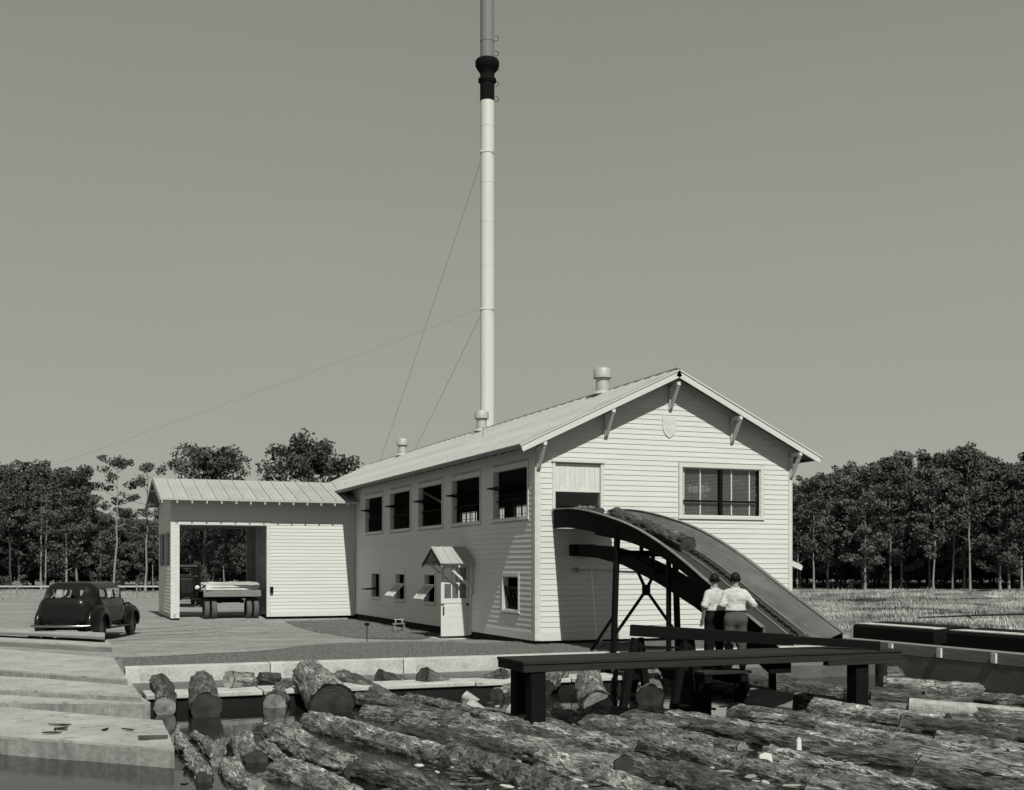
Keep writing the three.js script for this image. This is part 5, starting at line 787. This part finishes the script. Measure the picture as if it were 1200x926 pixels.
const KIND = {
  slim: [11, 12, 13, 14].map((s, i) => treeGeo(s, { h: 12.2 + i * 0.5, r: 0.11, base: 0.24, limbs: 22, per: 4, spread: 2.3, clump: 0.8, leaves: 46, leaf: 0.17, lean: 0.05 })),
  tall: [21, 22, 23].map((s) => treeGeo(s, { h: 13, r: 0.14, base: 0.1, limbs: 24, per: 5, spread: 2.5, clump: 0.9, leaves: 46, leaf: 0.18, lean: 0.03 })),
  broad: [31, 32, 33].map((s) => treeGeo(s, { h: 12, r: 0.24, base: 0.3, limbs: 20, per: 7, spread: 3.6, clump: 1.05, leaves: 54, leaf: 0.17, lean: 0.03 })),
  wispy: [41, 42].map((s) => treeGeo(s, { h: 12, r: 0.11, base: 0.45, limbs: 11, per: 3, spread: 1.9, clump: 0.6, leaves: 34, leaf: 0.14, lean: 0.09 })),
  sapling: [51, 52, 53].map((s) => treeGeo(s, { h: 3.4, r: 0.05, base: 0.1, limbs: 10, per: 3, spread: 1.2, clump: 0.6, leaves: 36, leaf: 0.14, lean: 0.1 })),
};
function tree(kind, i, at, scale, turn, label, group, leafM, trunkM, name = 'tree') {
  const k = KIND[kind][i % KIND[kind].length], t = thing(name, label, name === 'shrub' ? 'shrub' : 'tree', group); t.position.set(at.x, -0.02, at.z); t.rotation.y = turn; t.scale.set(scale * 0.98, scale, scale * 0.98);
  part(t, 'trunk', k.trunk, trunkM); part(t, 'crown', k.crown, leafM); return t;
}
{
  seed(404);
  const wood = (side0, side1, ahead, rows, gap0, hs, label, group, kinds, pale) => { for (let r = 0; r < rows; r++) for (let gap = gap0, s = side0 + (r % 2) * gap / 2; s < side1; s += gap * (r ? rr(0.7, 1.3) : rr(0.35, 1.6))) { const kind = r === 0 && rnd() < 0.75 ? kinds[0] : kinds[1 + Math.floor(rnd() * (kinds.length - 1))]; tree(kind, Math.floor(rnd() * 12), put(s + rr(-0.5, 0.5), ahead + r * 4.2 + rr(-1.4, 1.4), 0), hs(s, 600 + FOCAL * s / (ahead + r * 4.2)) * rr(0.86, 1.1) * (1 + r * 0.012), rr(0, 6.28), label, group, M.leaf[Math.floor(rnd() * 3)], rnd() < (r ? pale : 0.95) ? M.trunk : M.trunkDark); } };
  // the wood beyond the weedy field
  wood(20, 55, 96, 6, 2.9, (s) => 0.77 + 0.08 * smooth(27, 40, s) + 0.05 * (fbm(s * 0.35, 3, 1, 2) - 0.5), 'slender leafy tree in the wood beyond the weedy field', 'trees of the wood beyond the field', ['slim', 'tall', 'tall', 'slim'], 0.7);
  // the wood behind the sedan and the garage
  wood(-58, -25, 92, 5, 3.1, (s, u) => (u > 104 ? 0.46 : u > 88 ? 0.66 : u > 62 ? 0.74 : 0.8) * (1 + 0.3 * (fbm(s * 0.4, 1, 5, 2) - 0.5)), 'slender tree in the wood behind the parked sedan', 'trees of the wood behind the sedan', ['wispy', 'tall', 'slim', 'tall'], 0.75);
  wood(-25, -10, 84, 4, 3.0, () => 0.55, 'low tree in the wood behind the garage', 'trees of the wood behind the garage', ['slim', 'tall', 'slim'], 0.7);
  // the depth of the woods: one mass of crowns and undergrowth
  for (const [name, label, s0, s1, d0, d1, n, h0, h1] of [['far_wood', 'dense dark depth of the wood beyond the field', 16, 75, 114, 140, 300, 0.62, 0.78], ['far_wood', 'dense dark depth of the wood behind the drive', -80, -44, 110, 113, 110, 0.6, 0.74], ['far_wood', 'low far wood seen between the trunks behind the garage', -44, -6, 108, 130, 200, 0.4, 0.52], ['undergrowth', 'tangled undergrowth inside the wood beyond the field', 16, 70, 103, 118, 420, 0.9, 1.7], ['undergrowth', 'tangled undergrowth inside the wood behind the drive', -70, -6, 99, 114, 480, 0.9, 1.7]]) {
    const src = name === 'undergrowth' ? KIND.sapling[0].crown : KIND.tall[0].crown, im = shade(new THREE.InstancedMesh(src, M.leaf[1], n)), m = new THREE.Matrix4(), q = new THREE.Quaternion();
    for (let i = 0; i < n; i++) { const p = put(rr(s0, s1), rr(d0, d1), -0.1), k = rr(h0, h1); q.setFromAxisAngle(V(0, 1, 0), rr(0, 6.28)); m.compose(p, q, V(k, k, k)); im.setMatrixAt(i, m); }
    im.name = numbered(name); tag(im, label, name === 'undergrowth' ? 'undergrowth' : 'wood', null, 'stuff'); scene.add(im);
  }
  for (const [u, v, d, k, i, sc, label] of [[240, 510, 78, 'broad', 0, 0.84, 'broad crowned tree above the garage roof with a loose leafy edge'], [290, 524, 82, 'broad', 1, 0.62, 'broad tree above the middle of the garage roof'], [364, 503, 80, 'broad', 2, 0.84, 'big round crowned tree above the end of the garage roof'], [402, 528, 84, 'broad', 1, 0.62, 'round tree standing next to where the garage roof meets the mill'],
    [132, 530, 84, 'wispy', 0, 0.95, 'tall thin tree with a feathery crown standing clear of the wood'], [170, 535, 86, 'wispy', 1, 0.93, 'thin bent tree with an open crown beside the garage'], [78, 535, 88, 'tall', 1, 0.86, 'dark spire shaped tree at the edge of the wood by the sedan']]) tree(k, i, put((u - 600) / FOCAL * d, d, 0), sc * (HORIZON - v) / FOCAL * d / (12 * 0.9) * (k === 'tall' ? 0.92 : 1) + 0.14, u, label, 'single trees behind the garage and drive', M.leaf[u % 3], u < 200 ? M.trunk : M.trunkDark);
  // undergrowth at the edge of the woods
  for (let i = 0; i < 24; i++) { const left = i < 16, s = left ? rr(-46, -12) : rr(21, 46); tree('sapling', i, put(s, (left ? 88 : 97) + rr(-3, 8), 0), rr(0.2, 0.45), rr(0, 6), left ? 'low shrub at the foot of the wood behind the drive' : 'low shrub at the foot of the wood beyond the field', left ? 'shrubs behind the drive' : 'shrubs beyond the field', M.leaf[i % 3], M.trunkDark, 'shrub'); }
  tree('sapling', 1, pix(229, 703, 0), 0.62, 1, 'dark bush standing behind the garage between the trucks', null, M.leaf[1], M.trunkDark, 'shrub');
}
// rail fence along the edge of the wood behind the sedan
{
  const f = thing('rail_fence', 'low pale rail fence along the wood behind the parked sedan', 'fence');
  for (let i = 0; i < 11; i++) { const a = put(-40 + i * 2.6, 76, 0), b = put(-40 + (i + 1) * 2.6, 76, 0); part(f, 'rail', bar(a.clone().setY(0.62), b.clone().setY(0.62), 0.05, 0.1), M.chip); part(f, 'post', box(0.1, 0.8, 0.1), M.timberGrey, a.x, 0.38, a.z); }
}
// ---------------------------------------------------------------- grass and weeds
{
  const tuft = (n, h, spread, w) => { const pos = []; for (let i = 0; i < n; i++) { const a = rr(0, 6.28), r = rr(0, spread), x = Math.cos(a) * r, z = Math.sin(a) * r, b = rr(0, 6.28), hh = h * rr(0.5, 1.1), l = hh * rr(0.1, 0.6), dx = Math.cos(b) * w, dz = Math.sin(b) * w; pos.push(x - dx, 0, z - dz, x + dx, 0, z + dz, x + Math.sin(b) * l, hh, z - Math.cos(b) * l); } const g = new THREE.BufferGeometry(); g.setAttribute('position', new THREE.Float32BufferAttribute(pos, 3)); g.computeVertexNormals(); g.setAttribute('uv', new THREE.BufferAttribute(new Float32Array(pos.length / 3 * 2), 2)); return g; };
  const inside = (p, poly) => { let c = false; for (let i = 0, j = poly.length - 1; i < poly.length; j = i++) { const [xi, zi] = poly[i], [xj, zj] = poly[j]; if ((zi > p[1]) !== (zj > p[1]) && p[0] < (xj - xi) * (p[1] - zi) / (zj - zi) + xi) c = !c; } return c; };
  const sow = (name, label, category, geo, m, n, pick, scale) => { const im = shade(new THREE.InstancedMesh(geo, m, n)), mm = new THREE.Matrix4(), q = new THREE.Quaternion(), c = new THREE.Color(); let k = 0; for (let i = 0; i < n * 6 && k < n; i++) { const p = pick(); if (!p) continue; const s = scale() ; q.setFromAxisAngle(V(0, 1, 0), rr(0, 6.28)); mm.compose(V(p[0], height(p[0], p[1]) - 0.002, p[1]), q, V(s, s * rr(0.7, 1.2), s)); im.setMatrixAt(k, mm); const t = rr(0.7, 1.2) * (name === 'field_weeds' ? -0.45 + 2.7 * fbm(p[0] * 0.45, p[1] * 0.6, 8, 3) : 1); im.setColorAt(k, c.setRGB(t, t, t)); k++; } im.count = k; im.name = name; tag(im, label, category, null, 'stuff'); scene.add(im); };
  seed(808);
  sow('lawn_grass', 'short mown grass of the lawn strip beside the kerb', 'grass', tuft(9, 0.05, 0.06, 0.004), M.blade, 42000, () => { const p = [rr(-10, 12), rr(-3, 3)]; return inside(p, lawnStrip) ? p : null; }, () => rr(0.7, 1.3));
  sow('lawn_patch_grass', 'short grass of the small lawn by the mill wall', 'grass', tuft(9, 0.06, 0.07, 0.005), M.blade, 7000, () => { const p = [rr(-6, 0), rr(-18, -6)]; return inside(p, lawnPatch) ? p : null; }, () => rr(0.7, 1.3));
  sow('field_weeds', 'tall dry weeds of the field before the wood', 'weeds', tuft(16, 0.13, 0.3, 0.012), M.weed, 42000, () => { const d = 26 + 66 * Math.pow(rnd(), 0.8), p = put(rr(0.2, 0.62) * d, d, 0); if (p.x < 8.6 || (p.z > 1 && p.x < 10)) return null; return fbm(p.x * 0.5, p.z * 0.5, 2, 3) < 0.46 ? null : [p.x, p.z]; }, () => rr(0.3, 1.3) * (rnd() < 0.03 ? 2.2 : 1));
  sow('verge_weeds', 'rough grass between the drive and the wood behind it', 'weeds', tuft(14, 0.2, 0.3, 0.014), M.weed, 16000, () => { const d = rr(48, 92), p = put(rr(-0.5, -0.2) * d, d, 0); if (p.z > GZ1 && p.x > GX0 - 1) return null; return inside([p.x, p.z], drivePoly) ? null : [p.x, p.z]; }, () => rr(0.4, 1.0));
}
// small things on the lawn by the mill
{
  const s = thing('lawn_marker', 'small dark marker on a thin stake in the lawn', 'marker'), p = pix(430, 751, 0); s.position.set(p.x, 0, p.z); part(s, 'stake', rod(V(0, -0.05, 0), V(0, 0.4, 0), 0.012), M.steel); part(s, 'plate', box(0.12, 0.08, 0.03, 0, 0.43, 0, 0.008), M.steel);
  const b = thing('sawhorse', 'small pale wooden trestle standing on the lawn by the mill wall', 'trestle'), q = pix(467, 740, -0.1); b.position.set(q.x, -0.1, q.z); b.rotation.y = 0.4; b.scale.setScalar(0.75);
  part(b, 'top', box(0.62, 0.06, 0.1, 0, 0.32, 0), M.timberGrey); for (const x of [-0.26, 0.26]) for (const z of [-1, 1]) part(b, 'leg', bar(V(x, 0.31, z * 0.02), V(x * 1.1, 0, z * 0.14), 0.04), M.timberGrey); part(b, 'shelf', box(0.6, 0.03, 0.16, 0, 0.12, 0), M.timberGrey); part(b, 'rail', box(0.5, 0.025, 0.025, 0.02, 0.5, 0), M.trim); for (const x of [-0.16, 0.2]) part(b, 'upright', box(0.025, 0.18, 0.025, x, 0.41, 0), M.trim);
}
renderer.render(scene, camera);
